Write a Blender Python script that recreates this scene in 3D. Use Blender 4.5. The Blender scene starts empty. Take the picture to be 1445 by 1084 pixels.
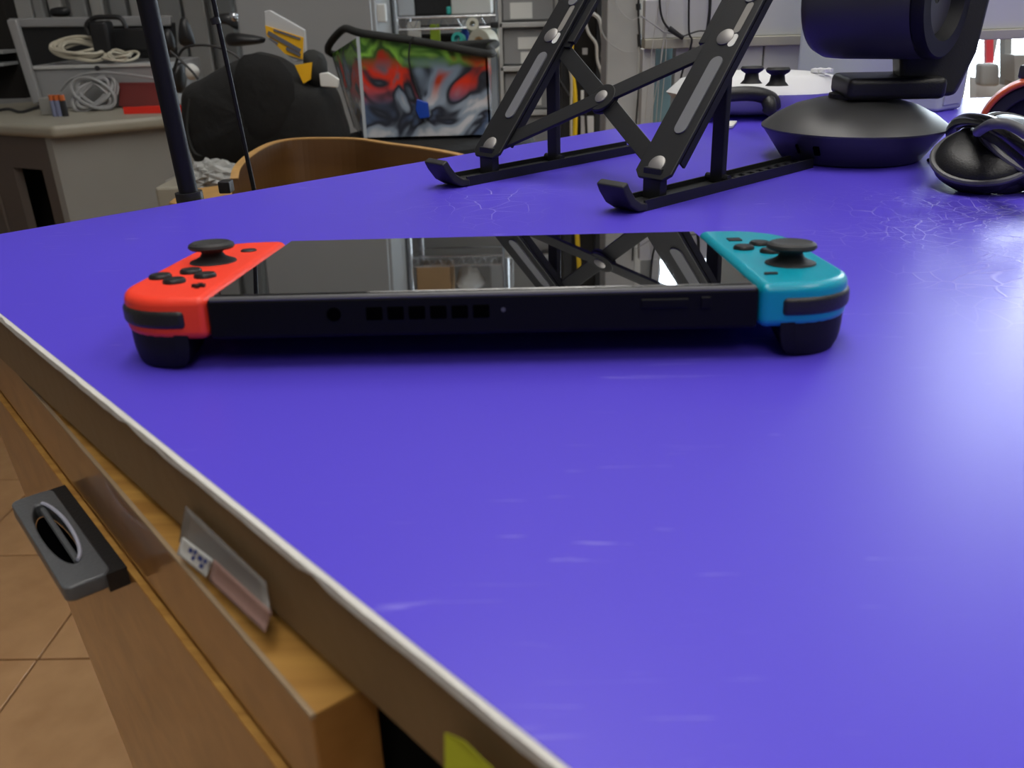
import bpy, bmesh, math, random
from mathutils import Vector, Matrix
random.seed(7)
V = Vector
S = bpy.context.scene
col = S.collection

# ------------------------------------------------------------------ camera
FPX, YAW, PITCH, ROLL = 1224.2, -0.0209, 0.4213, -0.0291
CAM = V((0.01421, -0.2569, 0.10813))
W, H = 1445, 1084
FW = V((math.sin(YAW)*math.cos(PITCH), math.cos(YAW)*math.cos(PITCH), -math.sin(PITCH)))
_r = V((math.cos(YAW), -math.sin(YAW), 0)); _u = _r.cross(FW)
RT = _r*math.cos(ROLL) + _u*math.sin(ROLL)
UP = -_r*math.sin(ROLL) + _u*math.cos(ROLL)
cd = bpy.data.cameras.new('camera'); cam = bpy.data.objects.new('camera', cd); col.objects.link(cam)
cam.matrix_world = Matrix(((RT.x, UP.x, -FW.x, CAM.x), (RT.y, UP.y, -FW.y, CAM.y), (RT.z, UP.z, -FW.z, CAM.z), (0, 0, 0, 1)))
cd.sensor_width = 36; cd.lens = FPX*36/W; cd.clip_start = 0.01
cd.dof.use_dof = True; cd.dof.focus_distance = 0.52; cd.dof.aperture_fstop = 19
S.camera = cam

# ------------------------------------------------------------------ light
S.view_settings.view_transform = 'Standard'; S.view_settings.look = 'None'
S.view_settings.gamma = 1; S.view_settings.use_curve_mapping = False
S.view_settings.exposure = 0.0
wd = bpy.data.worlds.new('room_air'); S.world = wd; wd.use_nodes = True
wd.node_tree.nodes['Background'].inputs[0].default_value = (0.80, 0.87, 1.0, 1)
wd.node_tree.nodes['Background'].inputs[1].default_value = 0.10
PANEL_E = 7.0      # fluorescent ceiling panels
WINDOW_E = 13.0     # daylight in the window panes

# ------------------------------------------------------------------ pixel helpers
def ray(px, py): return FW + RT*((px-W/2)/FPX) - UP*((py-H/2)/FPX)
def atz(px, py, z=0.0):
    d = ray(px, py); return CAM + d*((z-CAM.z)/d.z)
def aty(px, py, y):
    d = ray(px, py); return CAM + d*((y-CAM.y)/d.y)
def atp(px, py, p0, n):
    d = ray(px, py); return CAM + d*((p0-CAM).dot(n)/d.dot(n))

# ------------------------------------------------------------------ materials
def mat(name, c, rough=0.5, metal=0.0, spec=0.5, noise=0.0, nscale=20, bump=0.0, bscale=60, coat=0.0, emit=None, es=0, alpha=1.0, trans=0.0, c2=None, sheen=0.0, ior=1.5):
    m = bpy.data.materials.new(name); m.use_nodes = True
    nt = m.node_tree; b = nt.nodes['Principled BSDF']
    b.inputs['Base Color'].default_value = (*c, 1); b.inputs['Roughness'].default_value = rough
    b.inputs['Metallic'].default_value = metal; b.inputs['Specular IOR Level'].default_value = spec
    b.inputs['Coat Weight'].default_value = coat; b.inputs['Coat Roughness'].default_value = 0.08 if rough > 0.05 else rough*0.6
    b.inputs['Alpha'].default_value = alpha; b.inputs['Transmission Weight'].default_value = trans
    b.inputs['Sheen Weight'].default_value = sheen; b.inputs['IOR'].default_value = ior
    tc = nt.nodes.new('ShaderNodeTexCoord')
    if noise or c2:
        n = nt.nodes.new('ShaderNodeTexNoise'); n.inputs['Scale'].default_value = nscale; n.inputs['Detail'].default_value = 5
        nt.links.new(tc.outputs['Object'], n.inputs['Vector'])
        mx = nt.nodes.new('ShaderNodeMix'); mx.data_type = 'RGBA'
        k = c2 if c2 else tuple(x*(1-noise) for x in c)
        mx.inputs[6].default_value = (*c, 1); mx.inputs[7].default_value = (*k, 1)
        nt.links.new(n.outputs['Fac'], mx.inputs[0]); nt.links.new(mx.outputs[2], b.inputs['Base Color'])
    if bump:
        n2 = nt.nodes.new('ShaderNodeTexNoise'); n2.inputs['Scale'].default_value = bscale; n2.inputs['Detail'].default_value = 4
        nt.links.new(tc.outputs['Object'], n2.inputs['Vector'])
        bp = nt.nodes.new('ShaderNodeBump'); bp.inputs['Strength'].default_value = bump; bp.inputs['Distance'].default_value = 0.002
        nt.links.new(n2.outputs['Fac'], bp.inputs['Height']); nt.links.new(bp.outputs['Normal'], b.inputs['Normal'])
    if emit:
        b.inputs['Emission Color'].default_value = (*emit, 1); b.inputs['Emission Strength'].default_value = es
    return m

def table_mat():
    m = mat('purple_laminate', (0.105, 0.052, 0.56), 0.42, spec=0.36)
    nt = m.node_tree; b = nt.nodes['Principled BSDF']; L = nt.links
    tc = nt.nodes.new('ShaderNodeTexCoord')
    # fine scuff scratches: thin lines of stretched, warped noise crossing each other
    def scratch(rot, sc, lo, hi, mask):
        mp = nt.nodes.new('ShaderNodeMapping'); mp.inputs['Rotation'].default_value = (0, 0, rot); mp.inputs['Scale'].default_value = sc
        L.new(tc.outputs['Object'], mp.inputs['Vector'])
        n = nt.nodes.new('ShaderNodeTexNoise'); n.inputs['Scale'].default_value = 1; n.inputs['Detail'].default_value = 2; n.inputs['Distortion'].default_value = 0.9
        L.new(mp.outputs['Vector'], n.inputs['Vector'])
        r = nt.nodes.new('ShaderNodeMapRange'); r.inputs[1].default_value = lo; r.inputs[2].default_value = hi; L.new(n.outputs['Fac'], r.inputs[0])
        k = nt.nodes.new('ShaderNodeTexNoise'); k.inputs['Scale'].default_value = mask; L.new(tc.outputs['Object'], k.inputs['Vector'])
        r2 = nt.nodes.new('ShaderNodeMapRange'); r2.inputs[1].default_value = 0.48; r2.inputs[2].default_value = 0.66; L.new(k.outputs['Fac'], r2.inputs[0])
        mu = nt.nodes.new('ShaderNodeMath'); mu.operation = 'MULTIPLY'; L.new(r.outputs[0], mu.inputs[0]); L.new(r2.outputs[0], mu.inputs[1])
        return mu.outputs[0]
    def web(sc, thin, off, mask_c, mask_r):
        mp = nt.nodes.new('ShaderNodeMapping'); mp.inputs['Location'].default_value = off; L.new(tc.outputs['Object'], mp.inputs['Vector'])
        nd = nt.nodes.new('ShaderNodeTexNoise'); nd.inputs['Scale'].default_value = 14; L.new(mp.outputs['Vector'], nd.inputs['Vector'])
        ml = nt.nodes.new('ShaderNodeVectorMath'); ml.operation = 'MULTIPLY_ADD'; ml.inputs[1].default_value = (0.05, 0.05, 0); L.new(nd.outputs['Color'], ml.inputs[0]); L.new(mp.outputs['Vector'], ml.inputs[2])
        vo = nt.nodes.new('ShaderNodeTexVoronoi'); vo.feature = 'DISTANCE_TO_EDGE'; vo.voronoi_dimensions = '2D'; vo.inputs['Scale'].default_value = sc; L.new(ml.outputs[0], vo.inputs['Vector'])
        r = nt.nodes.new('ShaderNodeMapRange'); r.inputs[1].default_value = thin; r.inputs[2].default_value = 0.0; L.new(vo.outputs['Distance'], r.inputs[0])
        k = nt.nodes.new('ShaderNodeTexNoise'); k.inputs['Scale'].default_value = 22; k.inputs['Detail'].default_value = 3; L.new(mp.outputs['Vector'], k.inputs['Vector'])
        r2 = nt.nodes.new('ShaderNodeMapRange'); r2.inputs[1].default_value = 0.40; r2.inputs[2].default_value = 0.62; L.new(k.outputs['Fac'], r2.inputs[0])
        d = nt.nodes.new('ShaderNodeVectorMath'); d.operation = 'DISTANCE'; d.inputs[1].default_value = mask_c; L.new(tc.outputs['Object'], d.inputs[0])
        r3 = nt.nodes.new('ShaderNodeMapRange'); r3.inputs[1].default_value = mask_r; r3.inputs[2].default_value = mask_r*0.35; L.new(d.outputs['Value'], r3.inputs[0])
        m1 = nt.nodes.new('ShaderNodeMath'); m1.operation = 'MULTIPLY'; L.new(r.outputs[0], m1.inputs[0]); L.new(r2.outputs[0], m1.inputs[1])
        m2 = nt.nodes.new('ShaderNodeMath'); m2.operation = 'MULTIPLY'; L.new(m1.outputs[0], m2.inputs[0]); L.new(r3.outputs[0], m2.inputs[1])
        return m2.outputs[0]
    oz = (0.45, 0.05, -0.90)
    def wc(x, y): return (x-oz[0], y-oz[1], -oz[2])
    outs = [scratch(0.9, (26, 330, 1), 0.68, 0.78, 9.0), scratch(-0.55, (22, 360, 1), 0.68, 0.78, 11.3),
            web(85, 0.05, (0, 0, 0), wc(0.26, 0.13), 0.15), web(120, 0.06, (3.1, 1.2, 0), wc(0.28, 0.17), 0.13), web(70, 0.035, (1.3, 5.2, 0), wc(-0.01, 0.24), 0.07)]
    cur = outs[0]
    for q in outs[1:]:
        mx = nt.nodes.new('ShaderNodeMath'); mx.operation = 'MAXIMUM'; L.new(cur, mx.inputs[0]); L.new(q, mx.inputs[1]); cur = mx.outputs[0]
    m2 = mx
    mixc = nt.nodes.new('ShaderNodeMix'); mixc.data_type = 'RGBA'
    n3 = nt.nodes.new('ShaderNodeTexNoise'); n3.inputs['Scale'].default_value = 4; n3.inputs['Detail'].default_value = 6; L.new(tc.outputs['Object'], n3.inputs['Vector'])
    base = nt.nodes.new('ShaderNodeMix'); base.data_type = 'RGBA'; base.inputs[6].default_value = (0.085, 0.054, 0.58, 1); base.inputs[7].default_value = (0.096, 0.063, 0.64, 1)
    L.new(n3.outputs['Fac'], base.inputs[0])
    mixc.inputs[7].default_value = (0.42, 0.38, 0.85, 1); L.new(base.outputs[2], mixc.inputs[6])
    f = nt.nodes.new('ShaderNodeMath'); f.operation = 'MULTIPLY'; f.inputs[1].default_value = 0.62; L.new(m2.outputs[0], f.inputs[0])
    L.new(f.outputs[0], mixc.inputs[0]); L.new(mixc.outputs[2], b.inputs['Base Color'])
    rr = nt.nodes.new('ShaderNodeMapRange'); rr.inputs[3].default_value = 0.30; rr.inputs[4].default_value = 0.44; L.new(n3.outputs['Fac'], rr.inputs[0]); L.new(rr.outputs[0], b.inputs['Roughness'])
    bp = nt.nodes.new('ShaderNodeBump'); bp.inputs['Strength'].default_value = 0.25; bp.inputs['Distance'].default_value = 0.0006
    n4 = nt.nodes.new('ShaderNodeTexNoise'); n4.inputs['Scale'].default_value = 900; L.new(tc.outputs['Object'], n4.inputs['Vector'])
    ad = nt.nodes.new('ShaderNodeMath'); ad.operation = 'MULTIPLY_ADD'; ad.inputs[1].default_value = 0.12; L.new(n4.outputs['Fac'], ad.inputs[0]); L.new(m2.outputs[0], ad.inputs[2])
    L.new(ad.outputs[0], bp.inputs['Height']); L.new(bp.outputs['Normal'], b.inputs['Normal'])
    return m

def wood_mat(name, c1, c2, rough=0.35, coat=0.3, rot=0.0, scale=(3, 60, 60)):
    m = mat(name, c1, rough, coat=coat); nt = m.node_tree; b = nt.nodes['Principled BSDF']
    tc = nt.nodes.new('ShaderNodeTexCoord'); mp = nt.nodes.new('ShaderNodeMapping')
    mp.inputs['Rotation'].default_value = (0, 0, rot); mp.inputs['Scale'].default_value = scale
    n = nt.nodes.new('ShaderNodeTexNoise'); n.inputs['Scale'].default_value = 1; n.inputs['Detail'].default_value = 6; n.inputs['Distortion'].default_value = 0.6
    nt.links.new(tc.outputs['Object'], mp.inputs['Vector']); nt.links.new(mp.outputs['Vector'], n.inputs['Vector'])
    cr = nt.nodes.new('ShaderNodeValToRGB'); cr.color_ramp.elements[0].position = 0.3; cr.color_ramp.elements[1].position = 0.72
    cr.color_ramp.elements[0].color = (*c2, 1); cr.color_ramp.elements[1].color = (*c1, 1)
    nt.links.new(n.outputs['Fac'], cr.inputs[0]); nt.links.new(cr.outputs[0], b.inputs['Base Color'])
    return m

M = dict(
    purple=table_mat(),
    edge=mat('white_edge', (0.72, 0.70, 0.66), 0.6, noise=0.25, nscale=40, bump=0.4, bscale=180),
    core=mat('board_edge', (0.27, 0.17, 0.075), 0.55, noise=0.35, nscale=14, bump=0.2, bscale=150),
    wood=wood_mat('varnished_wood', (0.42, 0.20, 0.055), (0.27, 0.115, 0.026), 0.28, 0.5, 0.86),
    wood_edge=wood_mat('raw_ply_edge', (0.62, 0.34, 0.08), (0.36, 0.17, 0.035), 0.5, 0.1, 0.86, (6, 160, 160)),
    worn=mat('worn_wood', (0.5, 0.36, 0.22), 0.6, noise=0.5, nscale=60),
    dark_void=mat('dark_interior', (0.012, 0.010, 0.008), 0.9),
    trig=mat('trigger_black', (0.006, 0.006, 0.008), 0.55, spec=0.25),
    pit=mat('vent_pit', (0.0012, 0.0012, 0.0015), 0.95, spec=0.0),
    black=mat('black_plastic', (0.012, 0.012, 0.013), 0.42, bump=0.15, bscale=900),
    black_soft=mat('black_rubber', (0.018, 0.018, 0.019), 0.6),
    black_gloss=mat('black_gloss', (0.008, 0.008, 0.009), 0.18),
    pull=mat('pull_plastic', (0.12, 0.127, 0.135), 0.36, noise=0.3, nscale=80, bump=0.12, bscale=700),
    glass=mat('screen_glass', (0.002, 0.002, 0.0022), 0.03, spec=0.5, ior=2.4, coat=1.0),
    lip=mat('console_lip', (0.10, 0.10, 0.105), 0.4),
    body=mat('console_body', (0.0035, 0.0035, 0.0045), 0.5, spec=0.16),
    red=mat('neon_red', (0.95, 0.055, 0.025), 0.42, spec=0.4),
    blue=mat('neon_blue', (0.0, 0.31, 0.43), 0.30, spec=0.5),
    alu=mat('anodised_black', (0.020, 0.021, 0.023), 0.48, metal=0.35, noise=0.2, nscale=300),
    pad=mat('silicone_pad', (0.15, 0.155, 0.165), 0.65),
    rivet=mat('steel_rivet', (0.30, 0.29, 0.28), 0.50, metal=0.6),
    ptz=mat('ptz_shell', (0.070, 0.070, 0.072), 0.40, metal=0.25),
    lens=mat('lens_glass', (0.008, 0.005, 0.006), 0.12, spec=0.15),
    white=mat('white_plastic', (0.72, 0.73, 0.74), 0.42),
    case=mat('case_white', (0.50, 0.54, 0.58), 0.5, noise=0.06, nscale=5),
    case_side=mat('case_lavender', (0.42, 0.43, 0.52), 0.5),
    orange=mat('orange_shell', (0.55, 0.085, 0.028), 0.35),
    panel=mat('partition_white', (0.56, 0.56, 0.55), 0.6, noise=0.06, nscale=6),
    beige=mat('beige_trim', (0.40, 0.38, 0.31), 0.6),
    teal=mat('teal_glass', (0.30, 0.46, 0.50), 0.25, alpha=1.0),
    column=mat('column_grey', (0.36, 0.355, 0.345), 0.6, noise=0.15, nscale=25),
    column_d=mat('column_edge', (0.22, 0.21, 0.19), 0.6),
    grey=mat('grey_cabinet', (0.34, 0.345, 0.345), 0.5, noise=0.05, nscale=3),
    wall=mat('wall_paint', (0.36, 0.37, 0.37), 0.8, noise=0.06, nscale=3),
    slat=mat('slat_grey', (0.36, 0.37, 0.365), 0.6),
    slat2=mat('slat_light', (0.50, 0.50, 0.48), 0.6),
    ceiling=mat('ceiling_tile', (0.62, 0.62, 0.60), 0.9, noise=0.1, nscale=30),
    tile=mat('tan_tile', (0.56, 0.33, 0.16), 0.26, c2=(0.36, 0.19, 0.085), nscale=16, bump=0.12, bscale=25),
    grout=mat('grout', (0.28, 0.17, 0.09), 0.8),
    counter=mat('counter_cream', (0.34, 0.315, 0.25), 0.45, noise=0.15, nscale=10),
    cab=mat('cabinet_greige', (0.27, 0.262, 0.24), 0.6, noise=0.08, nscale=12),
    cab_dark=mat('cabinet_brown', (0.10, 0.078, 0.065), 0.6, noise=0.2, nscale=5),
    silver=mat('silver_case', (0.33, 0.33, 0.33), 0.42, metal=0.2),
    fabric=mat('black_fabric', (0.006, 0.006, 0.006), 0.92, bump=0.8, bscale=70, noise=0.4, nscale=14),
    fabric2=mat('bag_piping', (0.020, 0.021, 0.020), 0.85),
    yellow=mat('yellow_card', (0.85, 0.45, 0.01), 0.5),
    film=mat('clear_film', (0.62, 0.63, 0.64), 0.25, alpha=0.75),
    film2=mat('aged_film', (0.30, 0.28, 0.26), 0.25, alpha=0.7),
    bagfilm=mat('crumpled_film', (0.42, 0.42, 0.40), 0.22, noise=0.4, nscale=30),
    cable_w=mat('cable_white', (0.50, 0.49, 0.46), 0.5),
    cable_c=mat('cable_cream', (0.50, 0.46, 0.36), 0.5),
    cable_g=mat('cable_grey', (0.30, 0.30, 0.30), 0.5),
    cable_k=mat('cable_black', (0.012, 0.012, 0.013), 0.5),
    cable_y=mat('cable_yellow', (0.75, 0.50, 0.01), 0.5),
    redtray=mat('red_tray', (0.80, 0.03, 0.015), 0.4),
    redfold=mat('dull_red', (0.24, 0.045, 0.042), 0.5, noise=0.3, nscale=8),
    chair_ply_shaded=wood_mat('chair_ply_shaded', (0.125, 0.058, 0.015), (0.085, 0.036, 0.009), 0.4, 0.2, 0, (3, 3, 40)),  # darker than the ply edge: the backrest's shade is put into the colour
    chair_edge=mat('chair_ply_edge', (0.52, 0.29, 0.09), 0.5, noise=0.4, nscale=60),
    chrome=mat('chrome_wire', (0.70, 0.71, 0.73), 0.22, metal=1.0),
    drawer=mat('drawer_frost', (0.29, 0.29, 0.29), 0.35, noise=0.15, nscale=8),
    drawer_f=mat('drawer_frame', (0.42, 0.42, 0.41), 0.5),
    paper=mat('paper_white', (0.66, 0.66, 0.63), 0.7),
    ink=mat('ink_grey', (0.12, 0.12, 0.14), 0.7),
    ink_b=mat('ink_blue', (0.03, 0.07, 0.35), 0.7),
    pink=mat('pink_label', (0.42, 0.25, 0.21), 0.6, noise=0.3, nscale=90),
    note=mat('lime_note', (0.50, 0.52, 0.02), 0.7),
    cardboard=mat('cardboard', (0.46, 0.28, 0.13), 0.75, noise=0.15, nscale=20),
    tape=mat('tape_cream', (0.52, 0.50, 0.40), 0.5),
    teal_p=mat('teal_plastic', (0.04, 0.42, 0.36), 0.4),
    blue_p=mat('blue_plastic', (0.01, 0.06, 0.42), 0.35),
    lime=mat('lime_plastic', (0.30, 0.45, 0.02), 0.5),
    sky=mat('daylight_pane', (0.8, 0.9, 1.0), 0.5, emit=(0.80, 0.91, 1.0), es=WINDOW_E),
    tube_l=mat('panel_diffuser', (0.9, 0.9, 0.9), 0.5, emit=(1.0, 0.965, 0.90), es=PANEL_E),
    frame=mat('window_frame', (0.45, 0.46, 0.48), 0.5),
    pinkred=mat('red_banner', (0.75, 0.06, 0.08), 0.5),
    batt=mat('battery_blue', (0.20, 0.22, 0.34), 0.35),
    batt_o=mat('battery_copper', (0.55, 0.13, 0.03), 0.35),
)

def bin_mat():
    # generic patchwork print: green along the top, red sweeps, blue-grey and steel lower down
    m = mat('patch_print', (0.3, 0.3, 0.3), 0.22, spec=0.6); nt = m.node_tree; b = nt.nodes['Principled BSDF']; L = nt.links
    tc = nt.nodes.new('ShaderNodeTexCoord')
    n = nt.nodes.new('ShaderNodeTexNoise'); n.inputs['Scale'].default_value = 9; n.inputs['Detail'].default_value = 2.5; n.inputs['Distortion'].default_value = 1.2
    L.new(tc.outputs['Object'], n.inputs['Vector'])
    def ramp(stops):
        cr = nt.nodes.new('ShaderNodeValToRGB'); cr.color_ramp.interpolation = 'EASE'
        e = cr.color_ramp.elements
        while len(e) < len(stops): e.new(0.5)
        for q, (p, c) in zip(e, stops): q.position = p; q.color = (*c, 1)
        L.new(n.outputs['Fac'], cr.inputs[0]); return cr.outputs[0]
    top = ramp([(0.30, (0.45, 0.03, 0.01)), (0.40, (0.05, 0.10, 0.02)), (0.47, (0.26, 0.55, 0.07)), (0.56, (0.05, 0.14, 0.02)), (0.66, (0.28, 0.52, 0.09))])
    mid = ramp([(0.30, (0.12, 0.14, 0.17)), (0.40, (0.70, 0.04, 0.015)), (0.48, (0.025, 0.03, 0.04)), (0.56, (0.20, 0.26, 0.34)), (0.66, (0.42, 0.05, 0.02))])
    low = ramp([(0.30, (0.70, 0.73, 0.77)), (0.40, (0.09, 0.13, 0.22)), (0.48, (0.03, 0.035, 0.05)), (0.56, (0.30, 0.36, 0.44)), (0.64, (0.62, 0.62, 0.64))])
    sp = nt.nodes.new('ShaderNodeSeparateXYZ'); L.new(tc.outputs['Object'], sp.inputs[0])
    def rng(a, c):
        r = nt.nodes.new('ShaderNodeMapRange'); r.inputs[1].default_value = a; r.inputs[2].default_value = c; L.new(sp.outputs['Z'], r.inputs[0]); return r.outputs[0]
    m1 = nt.nodes.new('ShaderNodeMix'); m1.data_type = 'RGBA'; L.new(rng(0.06, 0.10), m1.inputs[0]); L.new(low, m1.inputs[6]); L.new(mid, m1.inputs[7])
    m2 = nt.nodes.new('ShaderNodeMix'); m2.data_type = 'RGBA'; L.new(rng(0.125, 0.15), m2.inputs[0]); L.new(m1.outputs[2], m2.inputs[6]); L.new(top, m2.inputs[7])
    L.new(m2.outputs[2], b.inputs['Base Color'])
    return m
M['print'] = bin_mat()

# ------------------------------------------------------------------ object helpers
def tag(o, label=None, cat=None, group=None, kind=None):
    if label: o['label'] = label
    if cat: o['category'] = cat
    if group: o['group'] = group
    if kind: o['kind'] = kind
    return o
WL = {}
def thing(name, loc, label, cat, group=None):
    o = bpy.data.objects.new(name, None); col.objects.link(o); o.location = loc; o.empty_display_size = 0.02
    WL[o.name] = V(loc); return tag(o, label, cat, group)

class MB:
    def __init__(self, mtx=None): self.v = []; self.f = []; self.m = mtx; self.mi = []
    def add(self, vs, fs, mi=0):
        b = len(self.v)
        for p in vs:
            p = V(p); self.v.append(self.m @ p if self.m else p)
        for f in fs: self.f.append([b+i for i in f]); self.mi.append(mi)
        return self
    def box(self, c, s, rz=0.0, mi=0):
        c = V(c); R = Matrix.Rotation(rz, 3, 'Z')
        vs = [c + R @ V((x*s[0]/2, y*s[1]/2, z*s[2]/2)) for x in (-1, 1) for y in (-1, 1) for z in (-1, 1)]
        return self.add(vs, [(0, 1, 3, 2), (4, 6, 7, 5), (0, 4, 5, 1), (2, 3, 7, 6), (0, 2, 6, 4), (1, 5, 7, 3)], mi)
    def bar(self, a, b, up, w, t, mi=0):
        # rectangular bar from a to b, width w across, thickness t along 'up'
        a, b = V(a), V(b); d = (b-a).normalized(); s = d.cross(V(up)).normalized(); u = s.cross(d)
        vs = [p + s*x*w/2 + u*z*t/2 for p in (a, b) for x in (-1, 1) for z in (-1, 1)]
        return self.add(vs, [(0, 1, 3, 2), (4, 6, 7, 5), (0, 4, 5, 1), (2, 3, 7, 6), (0, 2, 6, 4), (1, 5, 7, 3)], mi)
    def prism(self, poly, ext):
        ext = V(ext) if not isinstance(ext, (int, float)) else V((0, 0, ext))
        n = len(poly); vs = [V(p) for p in poly] + [V(p)+ext for p in poly]
        fs = [list(range(n))[::-1], list(range(n, 2*n))] + [(i, (i+1) % n, n+(i+1) % n, n+i) for i in range(n)]
        return self.add(vs, fs)
    def cyl(self, a, b, r0, r1=None, n=16):
        r1 = r0 if r1 is None else r1
        return self.loft([(V(a), r0), (V(b), r1)], n)
    def loft(self, pr, n=16, caps=True):
        a, b = pr[0][0], pr[-1][0]; d = (b-a).normalized()
        t = V((0, 0, 1)) if abs(d.z) < 0.9 else V((1, 0, 0)); s = d.cross(t).normalized(); u = s.cross(d)
        vs = []; fs = []
        for c, r in pr: vs += [c + (s*math.cos(2*math.pi*i/n) + u*math.sin(2*math.pi*i/n))*r for i in range(n)]
        for k in range(len(pr)-1):
            for i in range(n):
                j = (i+1) % n; fs.append((k*n+i, k*n+j, (k+1)*n+j, (k+1)*n+i))
        if caps: fs.append(list(range(n))[::-1]); fs.append([(len(pr)-1)*n+i for i in range(n)])
        return self.add(vs, fs)
    def lathe(self, c, axis, prof, n=32):
        c = V(c); axis = V(axis).normalized()
        return self.loft([(c+axis*z, max(r, 1e-5)) for r, z in prof], n)
    def tube(self, pts, r, n=6, closed=False):
        pts = [V(p) for p in pts]; N = len(pts); vs = []; fs = []; pu = None
        for i, p in enumerate(pts):
            if closed: d = pts[(i+1) % N]-pts[i-1]
            else: d = pts[min(i+1, N-1)]-pts[max(i-1, 0)]
            d = d.normalized() if d.length > 1e-9 else V((0, 0, 1))
            if pu is None:
                t = V((0, 0, 1)) if abs(d.z) < 0.9 else V((1, 0, 0)); pu = d.cross(t).normalized()
            s = (pu - d*pu.dot(d)).normalized(); pu = s; u = d.cross(s)
            rr = r[i] if isinstance(r, (list, tuple)) else r
            vs += [p + (s*math.cos(2*math.pi*k/n)+u*math.sin(2*math.pi*k/n))*rr for k in range(n)]
        for i in range(N if closed else N-1):
            a = i*n; b = ((i+1) % N)*n
            for k in range(n): fs.append((a+k, a+(k+1) % n, b+(k+1) % n, b+k))
        if not closed: fs.append(list(range(n))[::-1]); fs.append([(N-1)*n+k for k in range(n)])
        return self.add(vs, fs)
    def ell(self, c, ax, n=20, m=12, fn=None):
        # ellipsoid with three axis vectors; fn(direction) may return a radius factor
        c = V(c); vs = []; fs = []
        for j in range(m+1):
            th = math.pi*j/m
            for i in range(n):
                ph = 2*math.pi*i/n
                d = (math.sin(th)*math.cos(ph), math.sin(th)*math.sin(ph), math.cos(th))
                k = fn(*d) if fn else 1
                vs.append(c + (V(ax[0])*d[0]+V(ax[1])*d[1]+V(ax[2])*d[2])*k)
        for j in range(m):
            for i in range(n): fs.append((j*n+i, (j+1)*n+i, (j+1)*n+(i+1) % n, j*n+(i+1) % n))
        return self.add(vs, fs)
    def pillow(self, outline, depth, rings=5, jit=0.0, power=0.5):
        # a stuffed solid from an outline: bulges to both sides along +-depth
        P = [V(p) for p in outline]; n = len(P); c = sum(P, V())/n; depth = V(depth); vs = []; fs = []
        lv = [(1-(k/rings)) for k in range(rings)]
        idx = {}
        for sgn in (1, -1):
            for k, s in enumerate(lv):
                if k == 0 and sgn == -1: idx[(sgn, 0)] = idx[(1, 0)]; continue
                idx[(sgn, k)] = len(vs); h = (1-s*s)**power
                for p in P:
                    q = c+(p-c)*s + depth*(sgn*h*0.5)
                    vs.append(q + V((random.uniform(-jit, jit), random.uniform(-jit, jit), random.uniform(-jit, jit))))
            idx[(sgn, 'c')] = len(vs); vs.append(c+depth*0.5*sgn)
        for sgn in (1, -1):
            for k in range(rings-1):
                a, b = idx[(sgn, k)], idx[(sgn, k+1)]
                for i in range(n):
                    q = (a+i, a+(i+1) % n, b+(i+1) % n, b+i); fs.append(q if sgn == -1 else q[::-1])
            a = idx[(sgn, rings-1)]; t = idx[(sgn, 'c')]
            for i in range(n):
                q = (a+i, a+(i+1) % n, t); fs.append(q if sgn == -1 else q[::-1])
        return self.add(vs, fs)
    def build(self, name, m, parent=None, smooth=False, bevel=0, seg=2, sub=0, label=None, kind=None, origin=None, solid=0):
        me = bpy.data.meshes.new(name)
        off = WL[parent.name] if parent else (V(origin) if origin else V())
        me.from_pydata([tuple(p-off) for p in self.v], [], self.f)
        bm = bmesh.new(); bm.from_mesh(me); bmesh.ops.recalc_face_normals(bm, faces=bm.faces[:]); bm.to_mesh(me); bm.free()
        me.materials.append(M[m] if isinstance(m, str) else m)
        o = bpy.data.objects.new(name, me); col.objects.link(o)
        if parent: o.parent = parent
        else: o.location = off
        WL[o.name] = off.copy()
        if bevel:
            b = o.modifiers.new('bevel', 'BEVEL'); b.width = bevel; b.segments = seg; b.limit_method = 'ANGLE'; b.angle_limit = math.radians(35)
        if sub:
            s = o.modifiers.new('sub', 'SUBSURF'); s.levels = sub; s.render_levels = sub
        if solid:
            s = o.modifiers.new('solid', 'SOLIDIFY'); s.thickness = solid; s.offset = 0
        if smooth or bevel or sub:
            for p in me.polygons: p.use_smooth = True
        if smooth and not sub: me.set_sharp_from_angle(angle=math.radians(42))
        if bevel and not smooth:
            w = o.modifiers.new('wn', 'WEIGHTED_NORMAL')
        if label: o['label'] = label
        if kind: o['kind'] = kind
        return o

def catmull(pts, n=8, closed=False):
    pts = [V(p) for p in pts]; N = len(pts); out = []
    for i in range(N if closed else N-1):
        g = (lambda k: pts[k % N]) if closed else (lambda k: pts[max(0, min(N-1, k))])
        p0, p1, p2, p3 = g(i-1), g(i), g(i+1), g(i+2)
        for k in range(n):
            t = k/n
            out.append(0.5*((2*p1)+(p2-p0)*t+(2*p0-5*p1+4*p2-p3)*t*t+(3*p1-p0-3*p2+p3)*t*t*t))
    if not closed: out.append(pts[-1])
    return out
def struct(o): o['kind'] = 'structure'; return o
def ppoly(pix, y): return [aty(a, b, y) for a, b in pix]

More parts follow.
